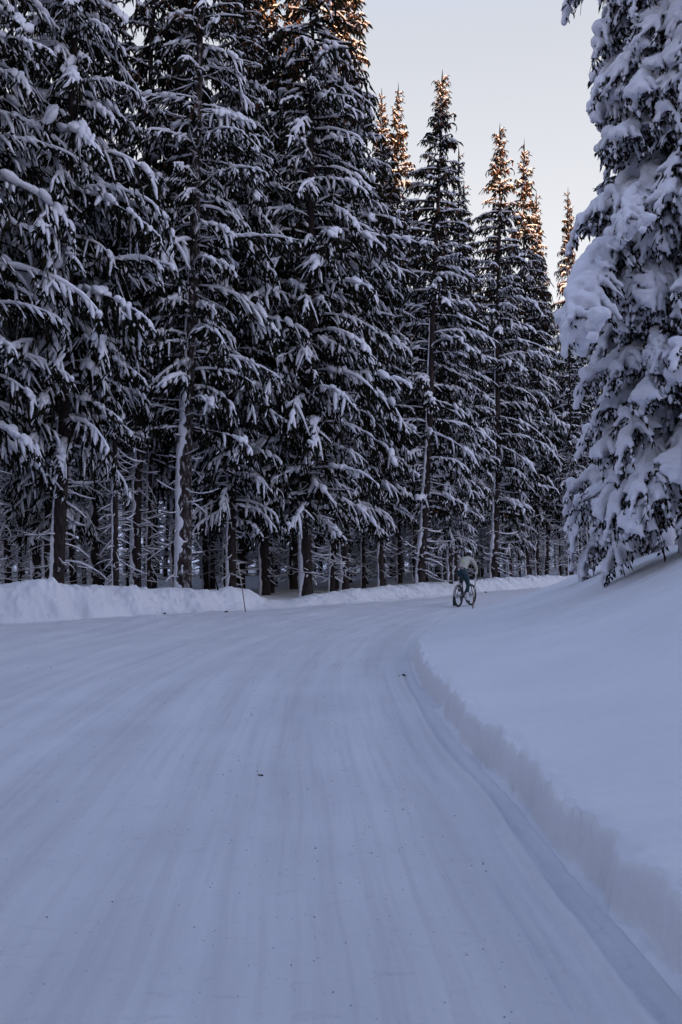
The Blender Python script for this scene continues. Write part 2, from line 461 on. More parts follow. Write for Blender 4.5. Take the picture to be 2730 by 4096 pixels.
# ------------------------------------------------------------------ spruce branches
def integrate_curve(L, n, a0, a1, p=1.2, yaw=0.0, rng=RNG):
    s = np.linspace(0, 1, n)
    ang = a0 + (a1 - a0) * s ** p + rng.normal(0, 0.06, n).cumsum() * 0.4
    ya = yaw * s + rng.normal(0, 0.05, n).cumsum() * 0.5
    d = L / (n - 1)
    st = np.stack([np.cos(ang) * np.cos(ya), np.cos(ang) * np.sin(ya), np.sin(ang)], 1) * d
    P = np.zeros((n, 3)); P[1:] = np.cumsum((st[:-1] + st[1:]) / 2, 0)
    T = st / d
    return P, T

def branch(L, rng, a0, a1, snow=1.0, hang=1.0, twigs=1.0, cones=0, sides=True):
    """one bough along +x; returns wood, needle, snow, cone arrays"""
    W, N, S, Cn = Geo(), Geo(), Geo(), Geo()
    n = 10 if L > 1.2 else 7
    P, T = integrate_curve(L, n, a0, a1, 1.1, rng.normal(0, 0.25), rng)
    s = np.linspace(0, 1, n)
    W.add(*tubes(P, (0.010 + 0.011 * L) * (1 - 0.85 * s), 4))
    # side twigs, sagging
    m = max(3, int(L / 0.14 * twigs))
    si = np.clip(np.linspace(0.14, 0.99, m) + rng.normal(0, 0.025, m), 0.05, 1)
    base = np.stack([np.interp(si, s, P[:, i]) for i in range(3)], 1)
    tan = np.stack([np.interp(si, s, T[:, i]) for i in range(3)], 1)
    sd = np.where(np.arange(m) % 2 == 0, 1, -1.0)
    tl = (0.13 + 0.20 * L ** 0.75 * np.sin(np.pi * np.clip(si * 0.80 + 0.18, 0, 1)) ** 0.8) * rng.uniform(0.5, 1.35, m)
    spread = rng.uniform(0.35, 1.25, m) * (1.05 - 0.5 * si)
    side = np.cross(tan, [0, 0, 1.0]); side /= np.linalg.norm(side, axis=1, keepdims=True) + 1e-9
    d0 = tan * np.cos(spread)[:, None] + side * (sd * np.sin(spread))[:, None]
    droop = rng.uniform(0.45, 1.6, m)[:, None] * np.array([0, 0, -1.0])
    q = np.linspace(0, 1, 4)
    TP = base[:, None, :] + d0[:, None, :] * (tl[:, None] * q)[..., None] + droop[:, None, :] * (tl[:, None] * q ** 1.6)[..., None]
    nr = rng.uniform(0.026, 0.046, m)
    N.add(*tubes(TP, nr[:, None] * np.array([0.55, 1.0, 0.9, 0.12]), 3))
    # sprays that hang under bough and twigs
    h = int(L / 0.048 * hang)
    if h > 0:
        pick = rng.random(h) < 0.4
        sb = rng.uniform(0.10, 1, h)
        b1 = np.stack([np.interp(sb, s, P[:, i]) for i in range(3)], 1)
        ti = rng.integers(0, m, h); tq = rng.uniform(0.15, 1, h)
        b2 = TP[ti, 0] * (1 - tq)[:, None] + TP[ti, 3] * tq[:, None]
        hb = np.where(pick[:, None], b1, b2)
        hl = rng.uniform(0.12, 0.46, h) * min(1.0, 0.40 + 0.3 * L)
        dr = np.stack([rng.normal(0.16, 0.30, h), rng.normal(0, 0.34, h), -np.ones(h)], 1)
        q = np.array([0, 0.45, 1.0])
        HP = hb[:, None, :] + dr[:, None, :] * (hl[:, None] * q)[..., None]
        HP[:, 1, :2] += rng.normal(0, 0.02, (h, 2))
        N.add(*tubes(HP, rng.uniform(0.018, 0.036, h)[:, None] * np.array([0.7, 1.0, 0.1]), 3))
        # dabs of snow caught on the sprays
        kd = rng.random(h) < 0.56 * snow
        if kd.any():
            mk = int(kd.sum())
            t0 = rng.uniform(0.0, 0.45, mk)[:, None]; t1 = t0 + rng.uniform(0.25, 0.55, mk)[:, None]
            E0, E1 = HP[kd, 0], HP[kd, 2]
            A0 = E0 + (E1 - E0) * t0; A1 = E0 + (E1 - E0) * np.minimum(t1, 1.0)
            DP = np.stack([A0, (A0 + A1) / 2, A1], 1)
            out = np.stack([rng.normal(0.35, 0.5, mk), rng.normal(0, 0.7, mk), np.full(mk, 0.5)], 1) * 0.018
            DP += out[:, None, :]
            S.add(*tubes(DP, rng.uniform(0.018, 0.034, mk)[:, None] * np.array([0.45, 1.0, 0.18]), 4))
    # needles along the bough itself
    N.add(*tubes(P, np.full(n, 0.035) * (1 - 0.5 * s), 4))
    if snow > 0:
        # line of snow on the bough, broken in places
        ns = int(n * 1.6)
        ss = np.linspace(0.03, 1.0, ns)
        SP = np.stack([np.interp(ss, s, P[:, i]) for i in range(3)], 1)
        lump = 0.75 + 0.55 * vnoise(np.stack([ss * L * 4.2, ss * 0, ss * 0 + rng.uniform(0, 99)], 1), 3)
        gap = np.where(vnoise(np.stack([ss * L * 2.2, ss * 0 + 7, ss * 0 + rng.uniform(0, 99)], 1), 4) < -0.35 / max(snow, .3), 0.2, 1.0)
        rad = (0.036 + 0.034 * min(L, 2.6) / 2.6 * np.sin(np.pi * np.clip(ss * 0.72 + 0.22, 0, 1))) * lump * gap * (0.6 + 0.45 * snow)
        rad[0] *= 0.3; rad[-1] *= 0.25
        SP[:, 2] += 0.02 + rad * 0.55
        S.add(*tubes(SP, rad, 6, wy=1.25, wz=0.95))
        # short fingers over the twigs
        keep = rng.random(m) < 0.80 * min(snow, 1.15)
        if keep.any():
            mk = int(keep.sum())
            e = rng.uniform(0.55, 1.0, mk)[:, None]
            FP = TP[keep].copy()
            FP = FP[:, :1] + (FP - FP[:, :1]) * e[..., None]
            FP[:, :, 2] += 0.032
            fr = rng.uniform(0.024, 0.058, mk) * (0.55 + 0.45 * min(L, 2.4) / 2.4)
            prof = np.array([0.9, 1.1, 1.0, 0.3])
            S.add(*tubes(FP, fr[:, None] * prof * rng.uniform(0.65, 1.35, (mk, 4)), 4, wy=1.15, wz=0.9))
        # pads: overlapping lumps gathered on one or two stretches of the outer half
        for _p in range(1 + int(rng.random() < 0.5 * snow) + int(L > 2 and rng.random() < 0.6)):
            t0 = rng.uniform(0.30, 0.85); tw = rng.uniform(0.06, 0.16)
            big_ = rng.uniform(0.55, 1.25) * (0.45 + 0.55 * min(L, 2.4) / 2.4) * (0.7 + 0.3 * snow)
            for _ in range(int(3 + 3 * big_)):
                t = np.clip(t0 + rng.normal(0, tw), 0.12, 1.0)
                c = np.array([np.interp(t, s, P[:, i]) for i in range(3)])
                tt = np.array([np.interp(t, s, T[:, i]) for i in range(3)])
                sdv = np.cross(tt, [0, 0, 1.0]); sdv /= np.linalg.norm(sdv) + 1e-9
                dv = tt * rng.uniform(0.6, 1) + sdv * rng.normal(0, 0.5) + np.array([0, 0, rng.uniform(-0.9, -0.1)])
                dv /= np.linalg.norm(dv)
                ln = rng.uniform(0.08, 0.20) * big_ + 0.03; rr = rng.uniform(0.05, 0.10) * big_
                qq = np.array([-1, -0.75, -0.1, 0.6, 1.0])
                BP = c + sdv * rng.normal(0, 0.07) * big_ + dv * (qq * ln)[:, None]; BP[:, 2] += rr * 0.65
                S.add(*tubes(BP, rr * np.array([0.15, 0.7, 1.0, 0.72, 0.12]), 5, wy=1.2))
    if cones:
        h = cones
        sb = rng.uniform(0.35, 1, h)
        cb = np.stack([np.interp(sb, s, P[:, i]) for i in range(3)], 1) + rng.normal(0, 0.05, (h, 3))
        hl = rng.uniform(0.11, 0.16, h)
        q = np.array([0, 0.35, 0.75, 1.0])
        CP = cb[:, None, :] + np.array([0, 0, -1.0])[None, None] * (0.03 + hl[:, None] * q)[..., None]
        CP[:, :, :2] += rng.normal(0, 0.012, (h, 1, 2)) * q[None, :, None]
        Cn.add(*tubes(CP, np.full((h, 1), 0.024) * np.array([0.5, 1.0, 0.9, 0.15]), 5))
    return [g_.arrays() for g_ in (W, N, S, Cn)]

def sets(rng, snow, hang, twigs=1.0):
    big = [branch(rng.uniform(2.3, 2.9), rng, rng.uniform(-0.15, 0.40), rng.uniform(-1.15, -0.45), snow * rng.uniform(0.6, 1.25), hang, twigs) for _ in range(10)]
    mid = [branch(rng.uniform(1.4, 1.9), rng, rng.uniform(-0.05, 0.30), rng.uniform(-0.85, -0.30), snow, hang, twigs) for _ in range(8)]
    sml = [branch(rng.uniform(0.75, 1.1), rng, rng.uniform(0.0, 0.35), rng.uniform(-0.5, -0.05), snow * rng.uniform(0.15, 0.6), hang, twigs, cones=9) for _ in range(7)]
    top = [branch(rng.uniform(0.32, 0.55), rng, rng.uniform(0.15, 0.5), rng.uniform(-0.2, 0.35), snow * 0.04, hang, 1.0, cones=4) for _ in range(6)]
    return big, mid, sml, top

def place(arr, geo, s, Rm, t):
    V, F = arr
    if len(V): geo.add(V @ Rm.T * s + t, F)

def rotm(az, pitch, roll):
    ca, sa, cp, sp, cr, sr = math.cos(az), math.sin(az), math.cos(pitch), math.sin(pitch), math.cos(roll), math.sin(roll)
    Rz = np.array([[ca, -sa, 0], [sa, ca, 0], [0, 0, 1]]); Ry = np.array([[cp, 0, -sp], [0, 1, 0], [sp, 0, cp]]); Rx = np.array([[1, 0, 0], [0, cr, -sr], [0, sr, cr]])
    return Rz @ Ry @ Rx

def make_crown(H, zb, Lmax, BS, rng, dz=0.36, per=5.5, power=1.0, ragged=0.2, bend=0.0, open_front=0.0):
    big, mid, sml, top = BS
    G = [Geo() for _ in range(4)]
    z = zb; az = rng.uniform(0, 6.28)
    while z < H - 0.25:
        f = (z - zb) / (H - zb)
        Lz = Lmax * min(1.0, (H - z) / 12.5) ** (0.86 * power) * (0.78 + 0.22 * sstep(0, 0.18, f))
        Lz = max(Lz, 0.24)
        k = per if f < 0.85 else 4.5
        for _ in range(int(k + rng.random())):
            az += 2.399 + rng.normal(0, 0.3)
            if open_front and f < 0.85 and math.sin(az) < -0.55 and rng.random() < open_front: continue
            Lb = Lz * rng.uniform(1 - 1.6 * ragged, 1 + ragged)
            lib = big if Lb > 2.0 else mid if Lb > 1.2 else sml if Lb > 0.6 else top
            b = lib[rng.integers(len(lib))]
            Lref = b[0][0][:, 0].max() ** 2
            true = {id(big): 2.6, id(mid): 1.65, id(sml): 0.92, id(top): 0.43}[id(lib)]
            s = Lb / true
            pitch = 0.35 * sstep(0.75, 1.0, f) - 0.10 * (1 - f) + rng.normal(0, 0.12)
            zz = z + rng.uniform(-dz, dz) * 0.5
            t = np.array([bend * (zz / H) ** 2, 0, zz])
            Rm = rotm(az, pitch, rng.normal(0, 0.15))
            for a_, g_ in zip(b, G): place(a_, g_, s, Rm, t)
        z += dz * (1.0 if f < 0.6 else 0.85 - 0.45 * (f - 0.6) / 0.4)
    # leader
    P = np.stack([np.zeros(4), np.zeros(4), np.linspace(H - 0.9, H + 0.35, 4)], 1); P[:, 0] += bend
    G[1].add(*tubes(P, np.array([0.05, 0.04, 0.03, 0.006]), 4))
    return G

def make_trunk(H, r0, rng, bend=0.0):
    n = 40; z = np.concatenate([np.linspace(-0.4, 2, 12), np.linspace(2, H, n - 11)[1:]])
    f = np.clip(z / H, 0, 1)
    P = np.stack([0.05 * np.sin(z * 0.5 + rng.uniform(0, 6)) * (1 - f) + bend * f ** 2, 0.05 * np.cos(z * 0.4 + rng.uniform(0, 6)) * (1 - f), z], 1)
    P[:, :2] -= P[0, :2]
    r = r0 * (1 - f) ** 0.85 + 0.012 + 0.22 * r0 * np.exp(-np.maximum(z, 0) / 0.3)
    k = 12
    V, F = tubes(P, r, k)
    V += (0.05 * r0 * vnoise(V * np.array([9, 9, 3]), 2)[:, None]) * np.sign(V - np.repeat(P, k, 0)) * np.array([1, 1, 0])
    return V, F, P, r

def make_crust(P, r, rng, zmax, face=3.65, halfw=0.85, thick=0.045, patch=0.0):
    """wind-packed snow on one side of a trunk, ragged at its edges"""
    zs = np.arange(0.0, zmax, 0.08)
    C = np.stack([np.interp(zs, P[:, 2], P[:, i]) for i in range(3)], 1)
    rr = np.interp(zs, P[:, 2], r)
    k = 13
    hw = halfw * (0.85 + 0.55 * vnoise(np.stack([zs * 2.3, zs * 0, zs * 0 + rng.uniform(0, 50)], 1), 5)) * sstep(zmax, zmax * 0.6, zs)
    hw = hw * (0.85 + 0.45 * vnoise(np.stack([zs * 7.5, zs * 0 + 2, zs * 0 + rng.uniform(0, 50)], 1), 15)) * (0.35 + 0.65 * sstep(-0.7, -0.1, vnoise(np.stack([zs * 1.3, zs * 0 + 4, zs * 0 + rng.uniform(0, 50)], 1), 16)))
    off = 0.25 * vnoise(np.stack([zs * 1.1, zs * 0 + 5, zs * 0 + rng.uniform(0, 50)], 1), 6)
    u = np.linspace(-1, 1, k)
    a = face + off[:, None] + hw[:, None] * u[None]
    th = (thick * (1 + 0.7 * vnoise(np.stack([np.repeat(zs * 5, k), np.tile(u * 2, len(zs)), np.zeros(k * len(zs)) + 3], 1), 7)).reshape(len(zs), k)) * (1 - np.abs(u[None]) ** 3) - 0.012
    if patch: th = th + patch * vnoise(np.stack([np.repeat(zs * 3.1, k), np.tile(u * 3.5, len(zs)), np.zeros(k * len(zs)) + 9], 1), 8).reshape(len(zs), k)
    rad = rr[:, None] + th
    V = np.stack([C[:, None, 0] + np.cos(a) * rad, C[:, None, 1] + np.sin(a) * rad, np.repeat(C[:, 2:3], k, 1)], -1).reshape(-1, 3)
    return V, grid_faces(len(zs), k)

def dead_branches(P, r, rng, z0, z1, count, lmax=1.3):
    W, S = Geo(), Geo()
    for _ in range(count):
        z = rng.uniform(z0, z1); az = rng.uniform(0, 6.28); L = rng.uniform(0.25, lmax)
        c = np.array([np.interp(z, P[:, 2], P[:, i]) for i in range(3)])
        L *= rng.choice([0.45, 0.8, 1.15]); Q_, _t = integrate_curve(L, 6, rng.uniform(-0.9, 0.3), rng.uniform(-0.8, 0.7), 1.0, rng.normal(0, 0.9), rng)
        Rm = rotm(az, 0, 0)
        Q_ = Q_ @ Rm.T + c
        s = np.linspace(0, 1, 6)
        W.add(*tubes(Q_, 0.016 * (1 - 0.75 * s), 4))
        SQ = Q_.copy(); rad = rng.uniform(0.022, 0.045) * (1 - 0.55 * s) * rng.uniform(0.6, 1.3, 6); SQ[:, 2] += 0.010 + rad * 0.6
        S.add(*tubes(SQ, rad, 5, wy=0.95))
        if rng.random() < 0.6:   # side twig
            t = rng.uniform(0.3, 0.8); b = np.array([np.interp(t, s, Q_[:, i]) for i in range(3)])
            q = np.linspace(0, 1, 4)[:, None]
            d = np.array([rng.normal(0, 1), rng.normal(0, 1), rng.uniform(-0.7, 0.3)]); d /= np.linalg.norm(d)
            TQ = b + d * q * rng.uniform(0.15, 0.45)
            W.add(*tubes(TQ, 0.008 * (1 - 0.6 * q[:, 0]), 3))
            TQ = TQ.copy(); TQ[:, 2] += 0.018
            S.add(*tubes(TQ, 0.022 * (1 - 0.6 * q[:, 0]), 4))
    return W, S

TRIS = {}
class Variant: pass
def make_variant(key, seed, H, zb, Lmax, r0, snow=1.0, hang=1.0, twigs=1.0, dz=0.36, per=5.5, power=1.0, ragged=0.2, dead=40, crust=3.5, dead_top=None, bs=None, bend=0.0, crust_kw=None, open_front=0.0, frosted=False):
    rng = np.random.default_rng(seed)
    v = Variant()
    BS = bs or sets(rng, snow, hang, twigs)
    G = make_crown(H, zb, Lmax, BS, rng, dz, per, power, ragged, bend, open_front)
    Vt, Ft, P, r = make_trunk(H, r0, rng, bend)
    Wd, Sd = dead_branches(P, r, rng, 0.7, dead_top or (zb + 2.5), dead)
    G[0].add(*Wd.arrays())
    Sd_V, Sd_F = Sd.arrays(); G[2].add(Sd_V, Sd_F)
    v.H = H
    v.needles = G[1].mesh('needles', M['needles'], False)
    v.wood = G[0].mesh('branches', M['twig'])
    v.snow = G[2].mesh('snow_load', M['tree_snow'])
    v.cones = G[3].mesh('cones', M['cone']) if G[3].V else None
    v.trunk = np_mesh('trunk', Vt, Ft, M['frosted_bark' if frosted else 'bark'])
    v.crust = np_mesh('snow_crust', *make_crust(P, r, rng, crust, **(crust_kw or {})), M['tree_snow'])
    TRIS[key] = sum(len(m.polygons) for m in (v.needles, v.wood, v.snow, v.trunk, v.crust)) * 2 + (len(v.cones.polygons) * 2 if v.cones else 0)
    return v

def plant(v, xy, H, label, rz=0.0, lean=(0, 0), width=1.0, group=None, cones=True, sink=0.12, z=None):
    zz = float(height([xy[0]], [xy[1]])[0]) if z is None else z
    t = empty('spruce_tree', (xy[0], xy[1], zz - sink))
    t.rotation_euler = (R_(lean[1]), R_(lean[0]), 0)
    s = H / v.H
    ws = s * width
    t.scale = (1, 1, 1)
    tr = link('trunk', v.trunk, t); tr.scale = (ws, ws, s)
    c = link('snow_crust', v.crust, tr)
    cr = link('crown', v.needles, t); cr.scale = (ws, ws, s); cr.rotation_euler = (0, 0, rz)
    link('branches', v.wood, cr)['kind'] = 'stuff'
    link('snow_load', v.snow, cr)['kind'] = 'stuff'
    if cones and v.cones: link('cones', v.cones, cr)['kind'] = 'stuff'
    tag(t, label, 'tree', group)
    return t

V1 = make_variant('V1', 11, 24, 2.6, 2.45, 0.17, snow=0.95, dz=0.44, per=4.6, dead=90, crust=6)
V2 = make_variant('V2', 12, 21, 3.4, 2.2, 0.17, snow=0.9, dz=0.42, per=4.6, dead=110, crust=11, open_front=0.5, crust_kw=dict(thick=0.04, halfw=0.95))
V3 = make_variant('V3', 13, 24, 5.2, 2.5, 0.23, snow=1.0, dz=0.44, per=4.6, dead=190, crust=11, ragged=0.3, dead_top=17, crust_kw=dict(halfw=1.25, face=3.85, thick=0.030, patch=0.022), open_front=0.6, frosted=True)
V4 = make_variant('V4', 14, 22, 4.2, 2.1, 0.14, snow=0.8, hang=1.1, dz=0.44, per=4.4, dead=130, crust=7, crust_kw=dict(thick=0.04, halfw=0.95))
V5 = make_variant('V5', 15, 23, 4.4, 2.75, 0.17, snow=1.25, dz=0.46, per=4.6, dead=90, crust=6, crust_kw=dict(thick=0.04))
V7 = make_variant('V7', 17, 24, 7.2, 2.1, 0.15, snow=0.95, dz=0.48, per=4.4, dead=190, crust=9, dead_top=11, open_front=0.3, crust_kw=dict(thick=0.04, halfw=0.95))
low_bs = sets(np.random.default_rng(31), 0.9, 0.45, 0.7)
I1 = make_variant('I1', 21, 19, 6.0, 2.0, 0.12, dz=0.55, per=4.0, dead=200, crust=7, dead_top=9.5, bs=low_bs)
I2 = make_variant('I2', 22, 18, 5.0, 1.8, 0.10, dz=0.55, per=4.0, dead=200, crust=7, dead_top=8.5, bs=low_bs)

FRONT = [
    # variant, (x, y), height, rz, lean(x), width, label
    (V5, (-9.6, 25.2), 24, 0.3, 0.5, 1.05, 'heavily snow-loaded spruce with broad white boughs at the left picture edge'),
    (V5, (-7.75, 27.2), 24, 2.4, 1.0, 0.95, 'thick brown-trunked spruce under heavy snow, second from the left edge'),
    (V7, (-9.3, 30.5), 22, 1.1, 0, 0.9, 'slender spruce behind the two heavy-boughed trees at the left edge'),
    (V7, (-7.9, 32.0), 23, 0.4, 0.4, 0.85, 'slim spruce whose bare trunk carries a white strip, left of the dark bare trunk'),
    (V7, (-6.2, 30.2), 23.5, 0.15, 1.2, 0.95, 'tall spruce with a long dark bare trunk left of the frosted thick trunk'),
    (V3, (-4.7, 29.7), 23.0, 0.0, 1.6, 1.0, 'tall spruce with thick frosted trunk visible up to its upper boughs'),
    (V4, (-2.6, 34.2), 23, 3.3, 0, 1.05, 'dense dark spruce directly behind the dip in the ploughed berm'),
    (V1, (-1.15, 33.4), 25, 5.1, 0.6, 1.08, 'broad dense spruce with sagging white boughs right of the berm dip'),
    (V1, (0.15, 36.4), 24.3, 1.4, 0.2, 0.9, 'tall spruce whose right side slopes down to the open sky'),
    (V1, (-8.5, 29.0), 22, 4.1, 0.4, 0.8, 'narrow spruce squeezed between the left edge trees and the slim white-striped trunk'),
    (V4, (-5.5, 33.2), 23, 2.8, 0.3, 0.9, 'slim spruce between the long dark trunk and the thick frosted trunk'),
    (V1, (-3.5, 32.0), 22.5, 0.7, 0.4, 0.85, 'dense spruce crowding the right side of the thick frosted trunk'),
    (V2, (-3.7, 36.5), 22, 1.9, 0, 0.9, 'second row spruce showing its tip above the berm dip'),
    (V4, (-0.3, 36.8), 22.5, 5.5, 0, 0.95, 'slim spruce wedged between the two tall central spruces'),
    (V2, (-1.9, 38.8), 24.5, 3.1, 0, 0.9, 'tall second row spruce with a warm lit tip left of the sky'),
    (V1, (-0.2, 41.5), 24.5, 2.2, 0, 0.8, 'tall narrow spruce with orange lit tip at the left rim of the sky'),
    (V4, (1.55, 38.6), 17.5, 4.6, 0.5, 0.95, 'shorter spruce below the rim of the sky left of the leaning pointed spruce'),
    (V1, (4.5, 41.0), 14.5, 0.9, 0, 0.85, 'short full spruce right of the leaning pointed spruce'),
    (V4, (5.7, 45.5), 18.5, 3.4, 0, 0.9, 'middling spruce in the sky gap between the two pointed spruces'),
    (V1, (8.4, 49.5), 16.5, 5.0, 0, 0.85, 'short spruce at the foot of the second pointed spruce'),
    (V4, (1.75, 42.0), 21.2, 1.4, 0, 0.85, 'spruce with short snowy top just right of the tallest sky-edge spruce'),
    (V4, (2.7, 46.0), 23.3, 3.9, 0, 0.8, 'golden sunlit spruce top with no snow, left of the leaning pointed spruce'),
    (V2, (3.1, 39.2), 20.4, 0.1, 2.7, 1.0, 'pointed spruce leaning slightly right, tallest tip against the open sky'),
    (V4, (4.6, 44.5), 17.5, 0.2, 0, 0.8, 'lower spruce filling the gap behind the cyclist'),
    (V2, (7.2, 47.2), 21.8, -0.3, 1.2, 0.95, 'pointed spruce standing second from the leaning one across the sky gap'),
    (V4, (9.45, 50.5), 22.5, 5.6, 0, 0.8, 'golden sunlit spruce tip right of the second pointed spruce'),
    (V4, (10.4, 52.8), 20.8, 2.9, 0.3, 0.75, 'thin sunlit spruce leaning on the golden tip'),
    (V2, (11.3, 55.0), 17.5, 1.0, 0, 0.9, 'lower spruce right of the golden sunlit tips'),
    (V4, (13.3, 57.5), 22.7, 0.5, 0, 0.7, 'small far spruce tip next to the snow-laden tree'),
    (V2, (15.6, 58.5), 19, 3.0, 0, 0.95, 'far spruce half hidden behind the great snow clump'),
    (V1, (18.5, 60.5), 20, 1.9, 0, 0.95, 'far spruce showing between the drooping boughs of the snow-laden tree'),
]
for i, (v, xy, H, rz, ln, w, lab) in enumerate(FRONT):
    plant(v, xy, H, lab, rz, (ln, 0), w * (1.13 if H < 23.4 else 1.08), group='spruces along the forest edge')

# the stand behind
rng = np.random.default_rng(5)
occ = [np.array(f[1]) for f in FRONT]
cnt = 0
def lab_in(p):
    a = p[0] / p[1]
    if a < -0.24: z_ = 'behind the heavy-boughed spruces at the left edge'
    elif a < -0.15: z_ = 'behind the long dark bare trunk'
    elif a < -0.09: z_ = 'behind the thick frosted trunk'
    elif a < -0.03: z_ = 'behind the dip in the ploughed berm'
    elif a < 0.04: z_ = 'behind the broad dense spruces in the middle'
    elif a < 0.11: z_ = 'behind the leaning pointed spruce'
    elif a < 0.17: z_ = 'behind the cyclist'
    else: z_ = 'beyond the far end of the road'
    return 'slim snow-dusted spruce deep in the dark forest ' + z_
cand = 0
while cnt < 215 and cand < 20000:
    cand += 1
    t = rng.uniform(0, 1)
    k = 14 * 7.2 + t * 14 * 8.6
    A_ = np.array([np.interp(k, kk, CL[:, 0]), np.interp(k, kk, CL[:, 1])])
    D_ = A_ - C0; D_ /= np.linalg.norm(D_)
    p = A_ + D_ * (3.0 + 34 * rng.random() ** 1.55)
    if min(np.linalg.norm(p - o) for o in occ) < 1.35: continue
    if abs(p[0]) > 0.38 * p[1] + 2: continue
    d = np.linalg.norm(p)
    occ.append(p); cnt += 1
    Hh = rng.uniform(15.5, 19.0)
    if 9 < p[0] and d > 50: Hh = rng.uniform(13, 16.5)
    plant(I1 if rng.random() < 0.5 else I2, tuple(p), Hh, lab_in(p), rng.uniform(0, 6.28), (rng.normal(0, 1), rng.normal(0, 1)), rng.uniform(0.8, 1.15), group='spruces in the depth of the forest', cones=False)
# young spruces with low crowns that close off the depth
cnt = 0; cand = 0
while cnt < 46 and cand < 9000:
    cand += 1
    k = 14 * 7.0 + rng.random() * 14 * 9.0
    A_ = np.array([np.interp(k, kk, CL[:, 0]), np.interp(k, kk, CL[:, 1])])
    D_ = A_ - C0; D_ /= np.linalg.norm(D_)
    p = A_ + D_ * rng.uniform(22, 40)
    if min(np.linalg.norm(p - o) for o in occ) < 1.3 or abs(p[0]) > 0.38 * p[1] + 2: continue
    occ.append(p); cnt += 1
    plant((V1, V4)[cnt % 2], tuple(p), rng.uniform(9, 12.5) * (1.0, 0.75)[cnt % 2], 'young low-crowned spruce closing off the dark depth of the forest', rng.uniform(0, 6.28), (0, 0), rng.uniform(1.25, 1.6), group='young spruces in the depth of the forest', cones=False)
SIDE = [(-15.5, 17.5), (-14.5, 21.5), (-12.3, 24.0), (-15.5, 13.0), (-14.6, 9.0), (-13.6, 5.0), (-12.8, 1.0), (-12.4, -3.2), (-11.5, -7.4), (-8.2, -9.6), (-4.6, -10.4), (-1.0, -10.6), (2.6, -10.4),
        (6.9, 1.2), (6.4, -3.0), (5.8, -7.2), (9.4, 3.6)]
for i, xy in enumerate(SIDE):  # out-of-view spruces, added to block sky light from the near road and bank
    where = 'left of' if xy[0] < -10 else 'behind' if xy[1] < -9 else 'right of'
    plant((V5, V1, V4)[i % 3], xy, (21, 19, 20, 18)[i % 4], 'unseen snowy spruce added %s the viewer to darken the near road' % where, i * 1.7, (0, 0), 1.0, group='unseen spruces added round the viewer')

# ------------------------------------------------------------------ snow-laden spruces on the bank, bough by bough
def remeshed(geo, voxel, seed, amp=0.02, smooth=1):
    V, F = geo.arrays()
    tmp = bpy.data.objects.new('tmp', np_mesh('tmp', V, F)); COL.objects.link(tmp)
    md = tmp.modifiers.new('r', 'REMESH'); md.mode = 'VOXEL'; md.voxel_size = voxel
    sm = tmp.modifiers.new('s', 'SMOOTH'); sm.factor = 0.6; sm.iterations = smooth
    dg = bpy.context.evaluated_depsgraph_get()
    me = bpy.data.meshes.new_from_object(tmp.evaluated_get(dg))
    old = tmp.data
    bpy.data.objects.remove(tmp); bpy.data.meshes.remove(old)
    n = len(me.vertices)
    co = np.empty(n * 3, np.float32); me.vertices.foreach_get('co', co); co = co.reshape(-1, 3)
    no = np.empty(n * 3, np.float32); me.vertex_normals.foreach_get('vector', no); no = no.reshape(-1, 3)
    co = co + no * (amp * vnoise(co * 7, seed) + 0.5 * amp * vnoise(co * 17, seed + 1))[:, None]
    me.vertices.foreach_set('co', co.astype(np.float32).ravel()); me.update(); me.shade_smooth()
    return me

def closed(P, r, k=8, wy=1.0, wz=1.0):
    """a tube with both ends drawn to a point, fit for remeshing"""
    P = np.asarray(P, float); r = np.asarray(r, float)
    d0 = P[0] - P[1]; d1 = P[-1] - P[-2]
    P2 = np.vstack([P[0] + d0 / (np.linalg.norm(d0) + 1e-9) * r[0] * 0.6, P, P[-1] + d1 / (np.linalg.norm(d1) + 1e-9) * r[-1] * 0.6])
    r2 = np.concatenate([[1e-4], r, [1e-4]])
    V, F = tubes(P2, r2, k, wy, wz)
    c0 = len(V); V = np.vstack([V, P2[0], P2[-1]])
    n = len(P2)
    f0 = np.array([[ (j + 1) % k, j, c0, -1] for j in range(k)]); f1 = np.array([[(n - 1) * k + j, (n - 1) * k + (j + 1) % k, c0 + 1, -1] for j in range(k)])
    return V, np.vstack([F, f0, f1])

class Geo2(Geo):
    def add(s, V, F):
        F = np.where(F < 0, -1 - s.n, F)
        s.V.append(V); s.F.append(F + s.n); s.n += len(V)

